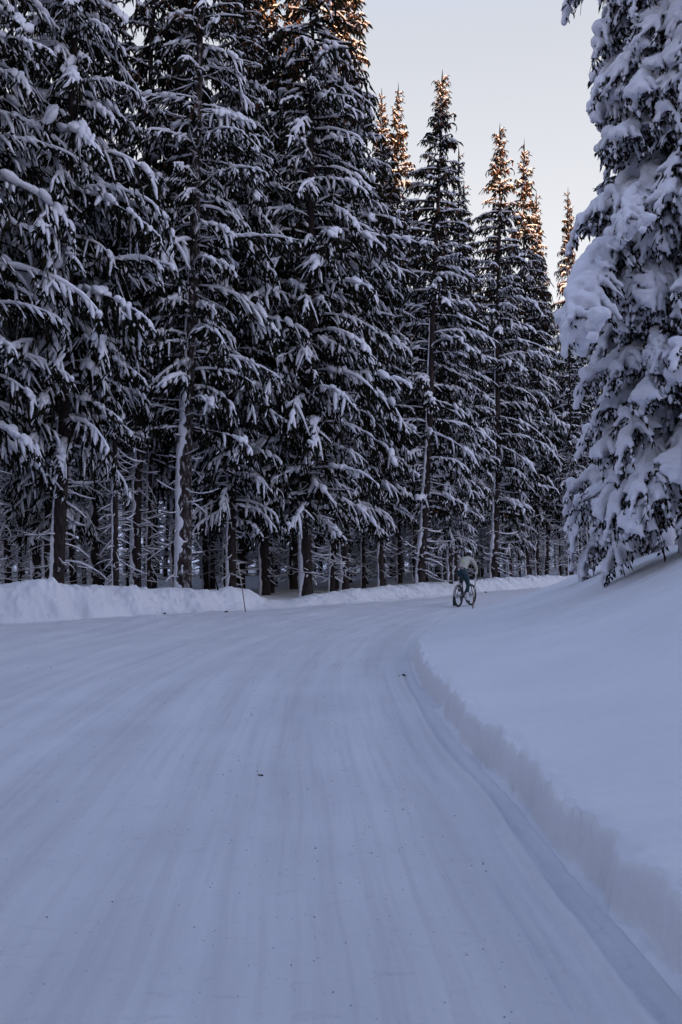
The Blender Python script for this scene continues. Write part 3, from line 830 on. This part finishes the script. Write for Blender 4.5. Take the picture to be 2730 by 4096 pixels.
def laden_bough(L, seed, a0, a1, fat=1.0, voxel=0.031, clump=False):
    rng = np.random.default_rng(seed)
    n = 12
    P, T = integrate_curve(L, n, a0, a1, 1.1, rng.normal(0, 0.3), rng)
    s = np.linspace(0, 1, n)
    S, W, S2 = Geo2(), Geo(), Geo()
    at = lambda t, A: np.array([np.interp(t, s, A[:, i]) for i in range(3)])
    W.add(*tubes(P, (0.012 + 0.014 * L) * (1 - 0.8 * s), 6))
    rad = (0.035 + 0.055 * fat * np.sin(np.pi * np.clip(s * 0.75 + 0.2, 0, 1))) * (0.9 + 0.45 * vnoise(np.stack([s * L * 3, s * 0, s * 0 + seed], 1), 3))
    SP = P.copy(); SP[:, 2] += rad * 0.65
    S.add(*closed(SP, np.maximum(rad, 0.03), 8, 1.25, 1.0))
    m = int(L * 18)
    for i in range(m):
        t = rng.uniform(0.12, 1.0); b = at(t, P); tt = at(t, T)
        sdv = np.cross(tt, [0, 0, 1.0]); sdv /= np.linalg.norm(sdv) + 1e-9
        l = rng.uniform(0.14, 0.42) * (0.7 + 0.25 * L) * (1.1 - 0.4 * t)
        sp = rng.uniform(0.4, 1.3) * rng.choice([-1, 1])
        d = tt * math.cos(sp) + sdv * math.sin(sp)
        q = np.linspace(0, 1, 5)[:, None]
        TP = b + d * l * q + np.array([0, 0, -1.0]) * l * rng.uniform(0.5, 1.6) * q ** 1.6
        W.add(*tubes(TP, 0.010 * (1 - 0.6 * q[:, 0]), 4))
        # needle sprays, flat blades with ragged edges
        for _ in range(3):
            u = rng.uniform(0.15, 1); c = np.array([np.interp(u, q[:, 0], TP[:, j]) for j in range(3)])
            hl = rng.uniform(0.08, 0.24)
            dd = np.array([rng.normal(0, 0.35), rng.normal(0, 0.35), -1.0]); dd /= np.linalg.norm(dd)
            hs = np.linspace(0, 1, 5)[:, None]
            HP = c + dd * hl * hs + rng.normal(0, 0.008, (5, 3))
            if rng.random() < 0.92:
                DP = HP[1:4] + np.array([rng.normal(0, 0.01), rng.normal(0, 0.01), 0.012]); S2.add(*tubes(DP, np.array([0.5, 1.0, 0.25]) * rng.uniform(0.018, 0.036), 5))
            W.add(*tubes(HP, np.array([0.6, 1.1, 0.6, 1.0, 0.1]) * rng.uniform(0.012, 0.020), 3, phase=rng.uniform(0, 2)))
        if rng.random() < 0.95:
            fr = rng.uniform(0.028, 0.076) * (0.7 + 0.3 * fat)
            FP = TP[:4].copy() if rng.random() < 0.5 else TP.copy(); FP[:, 2] += fr * 0.55
            S.add(*closed(FP, fr * np.linspace(1.0, 0.55, len(FP)) * rng.uniform(0.75, 1.25, len(FP)), 7, 1.2, 0.95))
    nb = int(L * 2.2 * fat) + (26 if clump else 0)
    for i in range(nb):
        t = rng.uniform(0.70, 1.0) if clump else rng.uniform(0.25, 0.98)
        c = at(t, P) + np.array([rng.normal(0, 0.06), rng.normal(0, (0.17 if clump else 0.10) * fat), 0])
        rr = rng.uniform(0.05, 0.12) * fat * (1.15 if clump else 1.0)
        c[2] += rr * 0.5 - (rng.uniform(0, 0.5) if clump else rng.uniform(0, 0.1))
        d = at(t, T) * rr * 0.9
        q = np.linspace(-1, 1, 6)
        S.add(*closed(c + q[:, None] * d, rr * np.sqrt(np.clip(1.05 - q ** 2, 0.05, 1)), 8, 1.15, 0.9))
    snow = remeshed(S, voxel * (0.85 if clump else 1.0), seed, 0.045 if clump else 0.030)
    # join the dabs on the sprays to the snow
    nv = len(snow.vertices); co = np.empty(nv * 3, np.float32); snow.vertices.foreach_get('co', co)
    nl = len(snow.loops); li = np.empty(nl, np.int32); snow.loops.foreach_get('vertex_index', li)
    lt_ = np.empty(len(snow.polygons), np.int32); snow.polygons.foreach_get('loop_total', lt_)
    assert (lt_ == 4).all()
    V2_, F2_ = S2.arrays(); bpy.data.meshes.remove(snow)
    snow = np_mesh('snow_load', np.vstack([co.reshape(-1, 3), V2_]), np.vstack([li.reshape(-1, 4), F2_ + nv]))
    snow.name = 'snow_load'; snow.materials.append(M['tree_snow'])
    V, F = W.arrays()
    wood = np_mesh('bough', V, F, M['bough'], True)
    TRIS['B%d' % seed] = sum(len(p.vertices) - 2 for p in snow.polygons) + 2 * len(F)
    return wood, snow, L

M['bough'] = noise_mat('bough', [(0.3, (0.012, 0.012, 0.010)), (0.55, (0.022, 0.019, 0.016)), (0.8, (0.05, 0.030, 0.022))], scale=6, rough=0.9, spec=0.08)
LB = [laden_bough(1.1, 101, 0.2, -0.5, 0.9), laden_bough(1.3, 102, 0.05, -0.9, 1.1), laden_bough(1.6, 103, 0.25, -0.7, 1.2),
      laden_bough(1.7, 104, -0.1, -1.1, 1.0), laden_bough(2.1, 105, 0.15, -0.9, 1.1), laden_bough(2.4, 106, 0.0, -1.05, 0.9),
      laden_bough(2.5, 107, 0.2, -0.8, 1.0)]
LC = laden_bough(3.2, 108, 0.20, -0.75, 1.15, clump=True)

def laden_tree(xy, H, z0, z1, reach, rng, label, r0, levels, per, extra=(), group=None, arc=(2.2, 5.6), droop=0.0):
    zz = float(height([xy[0]], [xy[1]])[0])
    t = empty('spruce_tree', (xy[0], xy[1], zz - 0.1)); tag(t, label, 'tree', group)
    Vt, Ft, P, r = make_trunk(H, r0, rng)
    tr = link('trunk', np_mesh('trunk', Vt, Ft, M['bark']), t)
    link('snow_crust', np_mesh('snow_crust', *make_crust(P, r, rng, H * 0.9, halfw=1.2, thick=0.06), M['tree_snow']), tr)
    az = rng.uniform(0, 6.28)
    def put(b, z, a, s, pitch, roll=0.0):
        o = link('bough', b[0], t); o.location = (0, 0, z); o.scale = (s,) * 3
        o.rotation_euler = Matrix(rotm(a, pitch, roll).tolist()).to_euler()
        link('snow_load', b[1], o)
    for z in np.linspace(z0, z1, levels):
        f = (z - z0) / (H - z0)
        for _ in range(per):
            a = rng.uniform(*arc)
            Lw = reach(z) * rng.uniform(0.72, 1.12)
            b = min(rng.permutation(len(LB)).tolist()[:4], key=lambda i: abs(LB[i][2] - Lw)); b = LB[b]
            put(b, z + rng.uniform(-0.2, 0.2), a, Lw / b[2] * rng.uniform(0.95, 1.1), rng.normal(-0.05 - droop, 0.16), rng.normal(0, 0.2))
    for (b, z, a, s, p) in extra: put(b, z, a, s, p)
    # bare top above the frame
    for z in np.arange(z1 + 0.4, H - 0.4, 0.55):
        for _ in range(4):
            az += 2.4; b = LB[rng.integers(0, 3)]
            put(b, z, az, max(0.25, (H - z) / (H - z1)) * reach(z1) / b[2], 0.05)
    return t

rk = np.random.default_rng(77)
laden_tree((5.35, 15.2), 15.0, 0.9, 10.4, lambda z: 1.74 - 0.02 * z, rk, 'huge spruce smothered in thick snow at the right picture edge', 0.16, 34, 7,
           extra=[(LC, 5.3, 3.18, 1.14, -0.52), (LC, 5.7, 3.45, 0.75, -0.3), (LC, 3.6, 3.6, 0.6, -0.3)])
laden_tree((6.75, 19.6), 11.5, 0.7, 7.5, lambda z: 2.8 - 0.22 * z, rk, 'drooping snowy spruce on the bank just behind the huge smothered spruce', 0.13, 17, 5, droop=0.22)

# ------------------------------------------------------------------ bicycle
M['tyre'] = plain('tyre', (0.012, 0.012, 0.014), 0.75)
M['black_paint'] = plain('black_paint', (0.014, 0.015, 0.02), 0.35)
M['metal'] = plain('metal', (0.35, 0.36, 0.38), 0.35, metal=0.9)
M['fender'] = plain('fender', (0.34, 0.31, 0.33), 0.45)
M['jacket'] = noise_mat('jacket', [(0.3, (0.40, 0.39, 0.34)), (0.7, (0.54, 0.52, 0.46))], scale=9, rough=0.8, bump=0.5, bscale=14, bdist=0.02)
M['hem'] = plain('hem', (0.26, 0.19, 0.20), 0.8)
M['tights'] = plain('tights', (0.003, 0.030, 0.046), 0.6)
M['sock'] = plain('sock', (0.66, 0.66, 0.70), 0.85)
M['shoe'] = plain('shoe', (0.02, 0.02, 0.025), 0.5)
M['glove'] = plain('glove', (0.02, 0.022, 0.026), 0.7)
M['skin'] = plain('skin', (0.45, 0.27, 0.20), 0.55)
M['buff'] = plain('buff', (0.012, 0.012, 0.014), 0.85)
M['helmet'] = plain('helmet', (0.85, 0.85, 0.85), 0.35)
M['yellow'] = plain('yellow', (0.62, 0.66, 0.10), 0.5)
M['white_patch'] = plain('white_patch', (0.75, 0.75, 0.74), 0.6)
M['lens'] = plain('lens', (0.35, 0.02, 0.02), 0.25)

def tube_mesh(name, pts, r, mat, k=8, parent=None, wy=1.0, wz=1.0):
    pts = np.asarray(pts, float); r = np.full(len(pts), r) if np.isscalar(r) else np.asarray(r, float)
    V, F = closed(pts, r, k, wy, wz)
    return link(name, np_mesh(name, V, F, mat), parent)

def torus_arr(c, R, r, n=48, k=8, a0=0.0, a1=2 * math.pi, ry=None):
    """ring in the x-z plane"""
    full = abs(a1 - a0 - 2 * math.pi) < 1e-6
    a = np.linspace(a0, a1, n, endpoint=not full)
    b = np.arange(k) / k * 2 * np.pi
    ry = ry or r
    rad = R + r * np.cos(b)[None]
    V = np.stack([c[0] + np.cos(a)[:, None] * rad, c[1] + np.repeat(ry * np.sin(b)[None], n, 0), c[2] + np.sin(a)[:, None] * rad], -1).reshape(-1, 3)
    i = np.arange(n if full else n - 1)[:, None]; j = np.arange(k)[None]
    F = np.stack([i * k + j, ((i + 1) % n) * k + j, ((i + 1) % n) * k + (j + 1) % k, i * k + (j + 1) % k], -1).reshape(-1, 4)
    return V, F

BX, BY = 3.56, 30.25
BZ = float(height([BX + 0.3], [BY + 0.45])[0])
bike = tag(empty('bicycle', (BX, BY, BZ), R_(61)), 'dark bicycle with rear mudguard and mudflap under the standing rider', 'bicycle')
WR = 0.335
def wheel(xc, turn=0.0):
    w = link('wheel', np_mesh('tyre', *torus_arr((0, 0, 0), WR - 0.030, 0.030), M['tyre']), bike)
    w.location = (xc, 0, WR); w.rotation_euler = (0, 0, turn)
    link('rim', np_mesh('rim', *torus_arr((0, 0, 0), WR - 0.052, 0.012, ry=0.010), M['black_paint']), w)
    G = Geo()
    for i in range(24):
        a = i / 24 * 2 * math.pi; sy = 0.028 if i % 2 else -0.028
        p = np.array([[0.018 * math.cos(a + .8), sy, 0.018 * math.sin(a + .8)], [(WR - .06) * math.cos(a), 0, (WR - .06) * math.sin(a)]])
        G.add(*tubes(p[None], np.full((1, 2), 0.0016), 3))
    link('spokes', G.mesh('spokes', M['metal']), w)['kind'] = 'stuff'
    V, F = closed(np.array([[0, -0.05, 0], [0, 0.05, 0]]), [0.022, 0.022], 10)
    link('hub', np_mesh('hub', V, F, M['metal']), w)
    link('brake_disc', np_mesh('brake_disc', *torus_arr((0, 0.045, 0), 0.062, 0.016, 32, 6, ry=0.0015), M['metal']), w)
    return w
rw = wheel(0.0); fw = wheel(1.04, R_(-4))
bb = (0.43, 0, 0.285)
st, sb = (0.27, 0, 0.78), (0.245, 0, 0.90)
ht, hb_ = (0.835, 0, 0.86), (0.88, 0, 0.70)
fr = empty('frame'); fr.parent = bike
G = Geo2()
for p, r in [((bb, st), 0.017), ((bb, hb_), 0.021), ((st, ht), 0.016), ((ht, hb_), 0.022), (((bb[0], 0.03, bb[2]), (0, 0.062, WR)), 0.010), (((bb[0], -0.03, bb[2]), (0, -0.062, WR)), 0.010),
             (((0.275, 0.03, 0.74), (0, 0.062, WR)), 0.008), (((0.275, -0.03, 0.74), (0, -0.062, WR)), 0.008), (((0.43, -0.035, 0.285), (0.43, 0.035, 0.285)), 0.024)]:
    G.add(*closed(np.array(p), [r, r], 8))
bpy.data.objects.remove(fr)
link('frame', G.mesh('frame', M['black_paint']), bike)
tube_mesh('seatpost', [st, sb], 0.0136, M['black_paint'], parent=bike)
sad = tube_mesh('saddle', [(0.12, 0, 0.925), (0.17, 0, 0.935), (0.25, 0, 0.93), (0.34, 0, 0.925), (0.39, 0, 0.915)], [0.055, 0.072, 0.045, 0.022, 0.016], M['black_paint'], 10, bike, 1.0, 0.4)
G = Geo2()
for sy in (-1, 1): G.add(*closed(np.array([[0.885, 0.05 * sy, 0.68], [0.93, 0.055 * sy, 0.55], [1.04, 0.055 * sy, WR]]), [0.016, 0.014, 0.010], 8))
G.add(*closed(np.array([[0.885, -0.055, 0.68], [0.885, 0.055, 0.68]]), [0.018, 0.018], 8))
link('fork', G.mesh('fork', M['black_paint']), bike)
tube_mesh('stem', [(0.83, 0, 0.88), (0.91, 0, 0.90)], 0.016, M['black_paint'], parent=bike)
hbar = tube_mesh('handlebar', [(0.86, 0.225, 0.775), (0.95, 0.225, 0.775), (1.0, 0.222, 0.83), (0.98, 0.22, 0.895), (0.91, 0.20, 0.905), (0.91, 0, 0.905), (0.91, -0.20, 0.905), (0.98, -0.22, 0.895),
                        (1.0, -0.222, 0.83), (0.95, -0.225, 0.775), (0.86, -0.225, 0.775)], 0.015, M['tyre'], 8, bike)
for sy in (-1, 1):
    tube_mesh('brake_hood', [(0.95, 0.221 * sy, 0.905), (1.02, 0.224 * sy, 0.925), (1.06, 0.224 * sy, 0.965)], [0.018, 0.020, 0.014], M['tyre'], 8, hbar)
    tube_mesh('brake_lever', [(1.05, 0.224 * sy, 0.93), (1.065, 0.228 * sy, 0.87), (1.04, 0.23 * sy, 0.80)], 0.006, M['metal'], 6, hbar)
G = Geo2()
cr_ = tube_mesh('crank', [(0.43, -0.06, 0.285), (0.445, -0.075, 0.115)], 0.011, M['metal'], 6, bike)
tube_mesh('pedal', [(0.40, -0.13, 0.112), (0.49, -0.13, 0.112)], 0.022, M['tyre'], 6, cr_, 1.6, 0.5)
cr_ = tube_mesh('crank', [(0.43, 0.06, 0.285), (0.415, 0.075, 0.455)], 0.011, M['metal'], 6, bike)
tube_mesh('pedal', [(0.37, 0.13, 0.458), (0.46, 0.13, 0.458)], 0.022, M['tyre'], 6, cr_, 1.6, 0.5)
link('chainring', np_mesh('chainring', *torus_arr((0.43, -0.055, 0.285), 0.075, 0.014, 32, 6, ry=0.003), M['metal']), bike)
link('sprocket', np_mesh('sprocket', *torus_arr((0.0, -0.045, WR), 0.045, 0.020, 24, 6, ry=0.012), M['metal']), bike)
tube_mesh('derailleur', [(0.0, -0.065, WR - 0.01), (-0.01, -0.075, WR - 0.09), (0.03, -0.07, WR - 0.16)], 0.018, M['black_paint'], 6, bike)
tube_mesh('chain', [(0.43, -0.056, 0.355), (0.0, -0.048, WR + 0.04)], 0.005, M['metal'], 4, bike)
fen = link('mudguard', np_mesh('mudguard', *torus_arr((0, 0, WR), WR + 0.022, 0.006, 40, 8, R_(60), R_(190), ry=0.030), M['fender']), bike)
aF = R_(190)
flap_top = np.array([math.cos(aF) * (WR + 0.022), 0, WR + math.sin(aF) * (WR + 0.022)])
fl = bmesh.new()
g_ = [flap_top + np.array([-0.008, 0, 0.06]), flap_top + np.array([-0.006, 0, -0.06]), flap_top + np.array([0.012, 0, -0.22])]
vs = [[fl.verts.new((p[0] + dx, sy * w, p[2])) for sy in (-1, 1) for dx in ()] for p, w in ()]
rows = []
for p, w in zip(g_, (0.032, 0.040, 0.046)):
    rows.append([fl.verts.new((p[0] - 0.003, -w, p[2])), fl.verts.new((p[0] - 0.003, w, p[2])), fl.verts.new((p[0] + 0.003, w, p[2])), fl.verts.new((p[0] + 0.003, -w, p[2]))])
for a_, b_ in zip(rows, rows[1:]):
    for i in range(4): fl.faces.new((a_[i], a_[(i + 1) % 4], b_[(i + 1) % 4], b_[i]))
fl.faces.new(rows[0][::-1]); fl.faces.new(rows[-1])
me = bpy.data.meshes.new('mudflap'); fl.to_mesh(me); fl.free(); link('mudflap', me, fen, M['tyre'])
tube_mesh('bottle', [(0.52, 0, 0.40), (0.62, 0, 0.50), (0.66, 0, 0.54)], [0.034, 0.034, 0.018], M['black_paint'], 10, bike)
tube_mesh('head_bag', [(0.98, -0.10, 0.86), (0.98, 0.10, 0.86)], [0.055, 0.055], M['tyre'], 12, bike)

# ------------------------------------------------------------------ rider, one skinned body
def skinned(verts, edges, radii, root, levels=2):
    me = bpy.data.meshes.new('body'); me.from_pydata(verts, edges, [])
    o = bpy.data.objects.new('tmp_body', me); COL.objects.link(o)
    o.modifiers.new('skin', 'SKIN'); sd = me.skin_vertices[0].data
    for i, r in enumerate(radii): sd[i].radius = r if isinstance(r, tuple) else (r, r); sd[i].use_root = (i == root)
    ss = o.modifiers.new('sub', 'SUBSURF'); ss.levels = levels; ss.render_levels = levels
    bpy.context.view_layer.update()
    m2 = bpy.data.meshes.new_from_object(o.evaluated_get(bpy.context.evaluated_depsgraph_get()))
    bpy.data.objects.remove(o); bpy.data.meshes.remove(me); m2.shade_smooth()
    return m2

J = {}
def jn(n, p, r): J[n] = (len(J), p, r * (1.13 if n not in ('head', 'crown', 'brow', 'neck') and n[:2] not in ('wr', 'an', 'he', 'te') else 1.0))
jn('pelvis', (0.27, 0, 1.08), 0.125); jn('waist', (0.385, 0, 1.235), 0.118); jn('chest', (0.54, 0, 1.375), 0.135); jn('upper', (0.665, 0, 1.455), 0.105)
jn('neck', (0.745, -0.005, 1.505), 0.058); jn('head', (0.80, -0.01, 1.575), 0.078); jn('crown', (0.815, -0.012, 1.645), 0.070)
jn('brow', (0.872, -0.012, 1.590), 0.036)
for s_, n in ((1, 'l'), (-1, 'r')):
    jn('hip' + n, (0.29, 0.095 * s_, 1.02), 0.104)
    jn('sh' + n, (0.675, 0.18 * s_, 1.415), 0.070); jn('ua' + n, (0.735, 0.235 * s_, 1.30), 0.056); jn('el' + n, (0.80, 0.265 * s_, 1.19), 0.047)
    jn('fa' + n, (0.89, 0.245 * s_, 1.08), 0.042); jn('wr' + n, (0.965, 0.225 * s_, 0.985), 0.030)
jn('thr', (0.385, -0.115, 0.84), 0.083); jn('knr', (0.47, -0.125, 0.655), 0.058); jn('car', (0.415, -0.128, 0.50), 0.056); jn('anr', (0.365, -0.13, 0.255), 0.036); jn('her', (0.375, -0.13, 0.185), 0.036); jn('ter', (0.53, -0.132, 0.15), 0.030)
jn('thl', (0.50, 0.125, 0.965), 0.085); jn('knl', (0.685, 0.135, 0.865), 0.058); jn('cal', (0.545, 0.132, 0.735), 0.056); jn('anl', (0.375, 0.13, 0.585), 0.036); jn('hel', (0.345, 0.13, 0.525), 0.036); jn('tel', (0.50, 0.132, 0.495), 0.030)
E = [('pelvis', 'waist'), ('waist', 'chest'), ('chest', 'upper'), ('upper', 'neck'), ('neck', 'head'), ('head', 'crown'), ('head', 'brow'), ('upper', 'shl'), ('upper', 'shr')]
for n in 'lr':
    E += [('pelvis', 'hip' + n), ('hip' + n, 'th' + n), ('th' + n, 'kn' + n), ('kn' + n, 'ca' + n), ('ca' + n, 'an' + n), ('an' + n, 'he' + n), ('he' + n, 'te' + n),
          ('sh' + n, 'ua' + n), ('ua' + n, 'el' + n), ('el' + n, 'fa' + n), ('fa' + n, 'wr' + n)]
vv = [None] * len(J); rr = [None] * len(J)
for n, (i, p, r) in J.items(): vv[i] = p; rr[i] = r
body = skinned(vv, [(J[a][0], J[b][0]) for a, b in E], rr, 0)
for k in ('jacket', 'hem', 'tights', 'sock', 'shoe', 'buff', 'skin'): body.materials.append(M[k])
region = {}
for a, b in E:
    if a in ('waist', 'chest') or b[:2] in ('sh', 'ua', 'el', 'fa', 'wr'): region[(a, b)] = 0
    elif (a, b) == ('pelvis', 'waist'): region[(a, b)] = 'w'
    elif a in ('upper', 'neck', 'head'): region[(a, b)] = 5
    elif b[:2] == 'he' or b[:2] == 'te': region[(a, b)] = 4 if b[:2] == 'te' else 3
    elif b[:2] == 'an': region[(a, b)] = 's'
    else: region[(a, b)] = 2
seg = [(np.array(J[a][1]), np.array(J[b][1]), region[(a, b)], (J[a][2] + J[b][2]) / 2) for a, b in E]
for p in body.polygons:
    c = np.array(p.center); best = 1e9; rg = 0; tb = 0
    for A_, B_, g0, r_ in seg:
        ab = B_ - A_; t = np.clip(np.dot(c - A_, ab) / np.dot(ab, ab), 0, 1)
        d = np.linalg.norm(c - A_ - t * ab) - r_
        if d < best: best, rg, tb = d, g0, t
    if rg == 'w': rg = 2 if tb < 0.35 else 1 if tb < 0.62 else 0
    elif rg == 's': rg = 2 if tb < 0.35 else 3
    p.material_index = rg
person = link('person', body)
person.location = (BX, BY, BZ); person.rotation_euler = (0, 0, R_(61))
tag(person, 'cyclist in cream jacket, teal tights and white helmet standing on the pedals', 'person')
# helmet: shell with ribs and dark vents
hm = bmesh.new(); bmesh.ops.create_uvsphere(hm, u_segments=28, v_segments=18, radius=1.0)
bmesh.ops.delete(hm, geom=[v for v in hm.verts if v.co.z < -0.22 - 0.12 * v.co.x], context='VERTS')
for v in hm.verts:
    groove = 1.0 - 0.10 * max(0.0, math.cos(v.co.y * 11.0)) ** 2 * (1 if v.co.z > 0.05 else 0)
    v.co = Vector((v.co.x * 0.140 * groove, v.co.y * 0.102 * groove, v.co.z * 0.105 * groove))
me = bpy.data.meshes.new('helmet'); hm.to_mesh(me); hm.free(); me.shade_smooth()
he = link('helmet', me, person, M['helmet']); he.location = (0.815, -0.012, 1.632); he.rotation_euler = (0, R_(22), 0)
sol = he.modifiers.new('shell', 'SOLIDIFY'); sol.thickness = 0.018
for yy, w_, l_ in ((0.024, 0.010, 0.11), (-0.034, 0.010, 0.095)):
    pts = []
    for u in np.linspace(R_(35), R_(165), 8):
        k = math.sqrt(max(0.05, 1 - (yy / 0.102) ** 2)); pts.append((0.1415 * k * math.cos(u), yy, 0.1065 * k * math.sin(u)))
    tube_mesh('vent', pts, w_ * 0.62, M['buff'], 6, he, 1.0, 0.35)
# gloves curled round the brake hoods: palm, four fingers and a thumb
for sy in (-1, 1):
    G = Geo2()
    c = np.array([0.985, 0.224 * sy, 0.965])
    G.add(*closed(np.array([[0.955, 0.225 * sy, 0.99], [0.985, 0.225 * sy, 0.965], [1.02, 0.225 * sy, 0.955]]), [0.026, 0.036, 0.034], 9, 0.85, 0.7))
    for q, (dx, ln) in enumerate(((0.052, 0.95), (0.036, 1.0), (0.018, 0.95), (0.0, 0.8))):
        o_ = np.array([0.985 + dx, 0.224 * sy, 0.945])
        G.add(*closed(np.array([o_ + [0, 0.018 * sy, 0.012], o_ + [0.006, 0.034 * sy * ln, -0.006], o_ + [0.004, 0.030 * sy * ln, -0.034 * ln], o_ + [0, 0.006 * sy, -0.042 * ln]]), [0.009, 0.009, 0.0085, 0.007], 6))
    G.add(*closed(np.array([[0.965, 0.20 * sy, 0.965], [0.99, 0.19 * sy, 0.945], [1.015, 0.196 * sy, 0.925]]), [0.011, 0.010, 0.008], 6))
    link('glove', G.mesh('glove', M['glove']), person)
# shoes
for x0, y0, z0, dz in ((0.375, -0.131, 0.178, -0.012), (0.345, 0.131, 0.520, -0.010)):
    tube_mesh('shoe', [(x0 - 0.035, y0, z0), (x0 + 0.04, y0, z0 - 0.012), (x0 + 0.13, y0, z0 - 0.032), (x0 + 0.20, y0, z0 - 0.036)], [0.036, 0.042, 0.042, 0.028], M['shoe'], 10, person, 1.0, 0.82)
# flat marks on the clothes: yellow badge on the back, white tag on the seat
def patch(name, pos, nrm, w, h, mat):
    bm = bmesh.new(); bmesh.ops.create_uvsphere(bm, u_segments=16, v_segments=8, radius=1.0)
    for v in bm.verts: v.co = Vector((v.co.x * w, v.co.y * h, v.co.z * 0.012))
    me = bpy.data.meshes.new(name); bm.to_mesh(me); bm.free(); me.shade_smooth()
    o = link(name, me, person, mat); o.location = pos; o.rotation_euler = Vector(nrm).to_track_quat('Z', 'Y').to_euler(); return o
patch('back_badge', (0.395, 0.005, 1.402), (-0.70, 0, 0.71), 0.032, 0.036, M['yellow'])
patch('seat_tag', (0.140, 0.045, 1.140), (-0.9, 0.2, 0.35), 0.026, 0.036, M['white_patch'])

# ------------------------------------------------------------------ snow poles, sticks and crumbs
M['pole_pale'] = noise_mat('pole_pale', [(0.3, (0.42, 0.36, 0.31)), (0.7, (0.60, 0.56, 0.52))], scale=8, rough=0.8)
M['pole_red'] = noise_mat('pole_red', [(0.3, (0.13, 0.065, 0.045)), (0.7, (0.24, 0.13, 0.10))], scale=8, rough=0.8)
def pole(base, top, r, cut, label):
    base, top = np.array(base, float), np.array(top, float)
    o = empty('snow_pole', base); tag(o, label, 'pole', 'thin poles marking the road edge')
    d = top - base
    tube_mesh('shaft', [(0, 0, 0) - 0.12 * d, d * cut], [r, r * 0.95], M['pole_red'], 7, o)
    tube_mesh('tip', [d * cut, d * 0.75, d], [r * 1.12, r * 1.0, r * 0.8], M['pole_pale'], 7, o)
pole((-2.60, 27.2, 0.02), (-2.83, 27.35, 1.40), 0.014, 0.5, 'thin leaning brown snow pole on the left edge by the berm')
pole((3.88, 29.4, 0.02), (3.99, 29.4, 1.08), 0.020, 0.3, 'frosted snow pole standing just in front of the bicycle')

def stick(name, pts, r, label, cat='branch', snow=0.0, group=None):
    pts = np.array(pts, float); c = pts[0].copy()
    o = empty(name, c); tag(o, label, cat, group)
    q = np.linspace(0, 1, len(pts))
    tube_mesh('wood', pts - c, r * (1 - 0.7 * q), M['twig'], 6, o)
    if snow:
        tube_mesh('snow_load', pts - c + np.array([0, 0, snow * 0.6]), snow * (1 - 0.5 * q) * np.random.default_rng(3).uniform(0.7, 1.3, len(pts)), M['tree_snow'], 6, o)
    return o
stick('leaning_branch', [(-3.55, 29.0, 0.45), (-3.75, 29.2, 1.15), (-4.15, 29.4, 1.75), (-4.55, 29.6, 2.35)], 0.022, 'bare branch leaning against the thick frosted trunk', snow=0.012)
hz_ = lambda x_, y_: float(height([x_], [y_])[0])
stick('fallen_branch', [(11.7, 48.6, 0.35), (12.0, 48.4, 0.85), (12.5, 48.3, 0.95), (13.0, 48.2, 0.6)], 0.03, 'small snow covered fallen branch at the far road edge', snow=0.09)
stick('bank_twig', [(1.225, 4.46, 0.03), (1.245, 4.47, 0.08), (1.262, 4.48, 0.11), (1.285, 4.50, 0.175)], 0.0035, 'thin bent twig poking out of the cut snow bank', 'twig')
def chunk(x_, y_, sc, rot, label, group='dark bits of bark lying on the snow'):
    r_ = np.random.default_rng(int(abs(x_ * 1000 + y_ * 77)))
    bm = bmesh.new(); bmesh.ops.create_icosphere(bm, subdivisions=2, radius=1.0)
    for v in bm.verts:
        k = 1 + 0.45 * r_.normal(); v.co = Vector((v.co.x * sc[0], v.co.y * sc[1], v.co.z * sc[2])) * max(0.55, k)
    me = bpy.data.meshes.new('bark_chunk'); bm.to_mesh(me); bm.free()
    o = link('bark_chunk', me, None, M['bark']); o.location = (x_, y_, hz_(x_, y_) + sc[2] * 0.5); o.rotation_euler = (0, 0, rot)
    tag(o, label, 'bark', group)
chunk(-0.58, 7.19, (0.024, 0.007, 0.005), -0.7, 'small dark bark sliver alone on the open road surface')
chunk(0.80, 12.85, (0.04, 0.028, 0.014), 0.3, 'dark clod beside the plough ridge at the end of the cut')
chunk(-3.15, 27.35, (0.05, 0.03, 0.02), 0.4, 'dark clod at the foot of the berm left of the leaning pole')
chunk(-4.62, 26.2, (0.035, 0.03, 0.02), 1.0, 'dark clod at the berm foot below the thick frosted trunk')
chunk(-5.4, 9.9, (0.05, 0.03, 0.015), 0.0, 'bark sliver on the packed snow at the left side')
chunk(5.9, 40.7, (0.06, 0.04, 0.025), 0.2, 'dark clod at the foot of the far berm right of the cyclist')
# grit
rg = np.random.default_rng(9)
G = Geo2()
ico = bmesh.new(); bmesh.ops.create_icosphere(ico, subdivisions=1, radius=1.0); ico.verts.ensure_lookup_table()
iv = np.array([v.co[:] for v in ico.verts]); iff = np.array([[v.index for v in f.verts] + [-1] for f in ico.faces]); ico.free()
n = 1100
d = np.exp(rg.uniform(math.log(3.2), math.log(30), n)); lat_ = rg.normal(-0.9, 1.3, n)
gx = np.interp(d, CR[:, 1], CR[:, 0]) - 0.4 - np.abs(lat_) * (0.6 + 0.06 * d); gz = height(gx, d)
for i in range(n):
    r0 = 0.0016 * math.exp(rg.normal(0, 0.35)) * (1 + 0.05 * d[i])
    V = iv * r0 * rg.uniform(0.6, 1.3, 3) * (1 + 0.2 * rg.normal(size=(len(iv), 1))) + np.array([gx[i], d[i], gz[i] + r0 * 0.35])
    G.add(V, iff)
M['grit'] = noise_mat('grit', [(0.3, (0.03, 0.025, 0.022)), (0.7, (0.10, 0.08, 0.07))], scale=30, rough=0.9)
tag(link('gravel', G.mesh('gravel', M['grit'], False)), 'dark grit scattered over the packed snow', 'grit', kind='stuff')
print('TRIS', TRIS, sum(TRIS.values()))
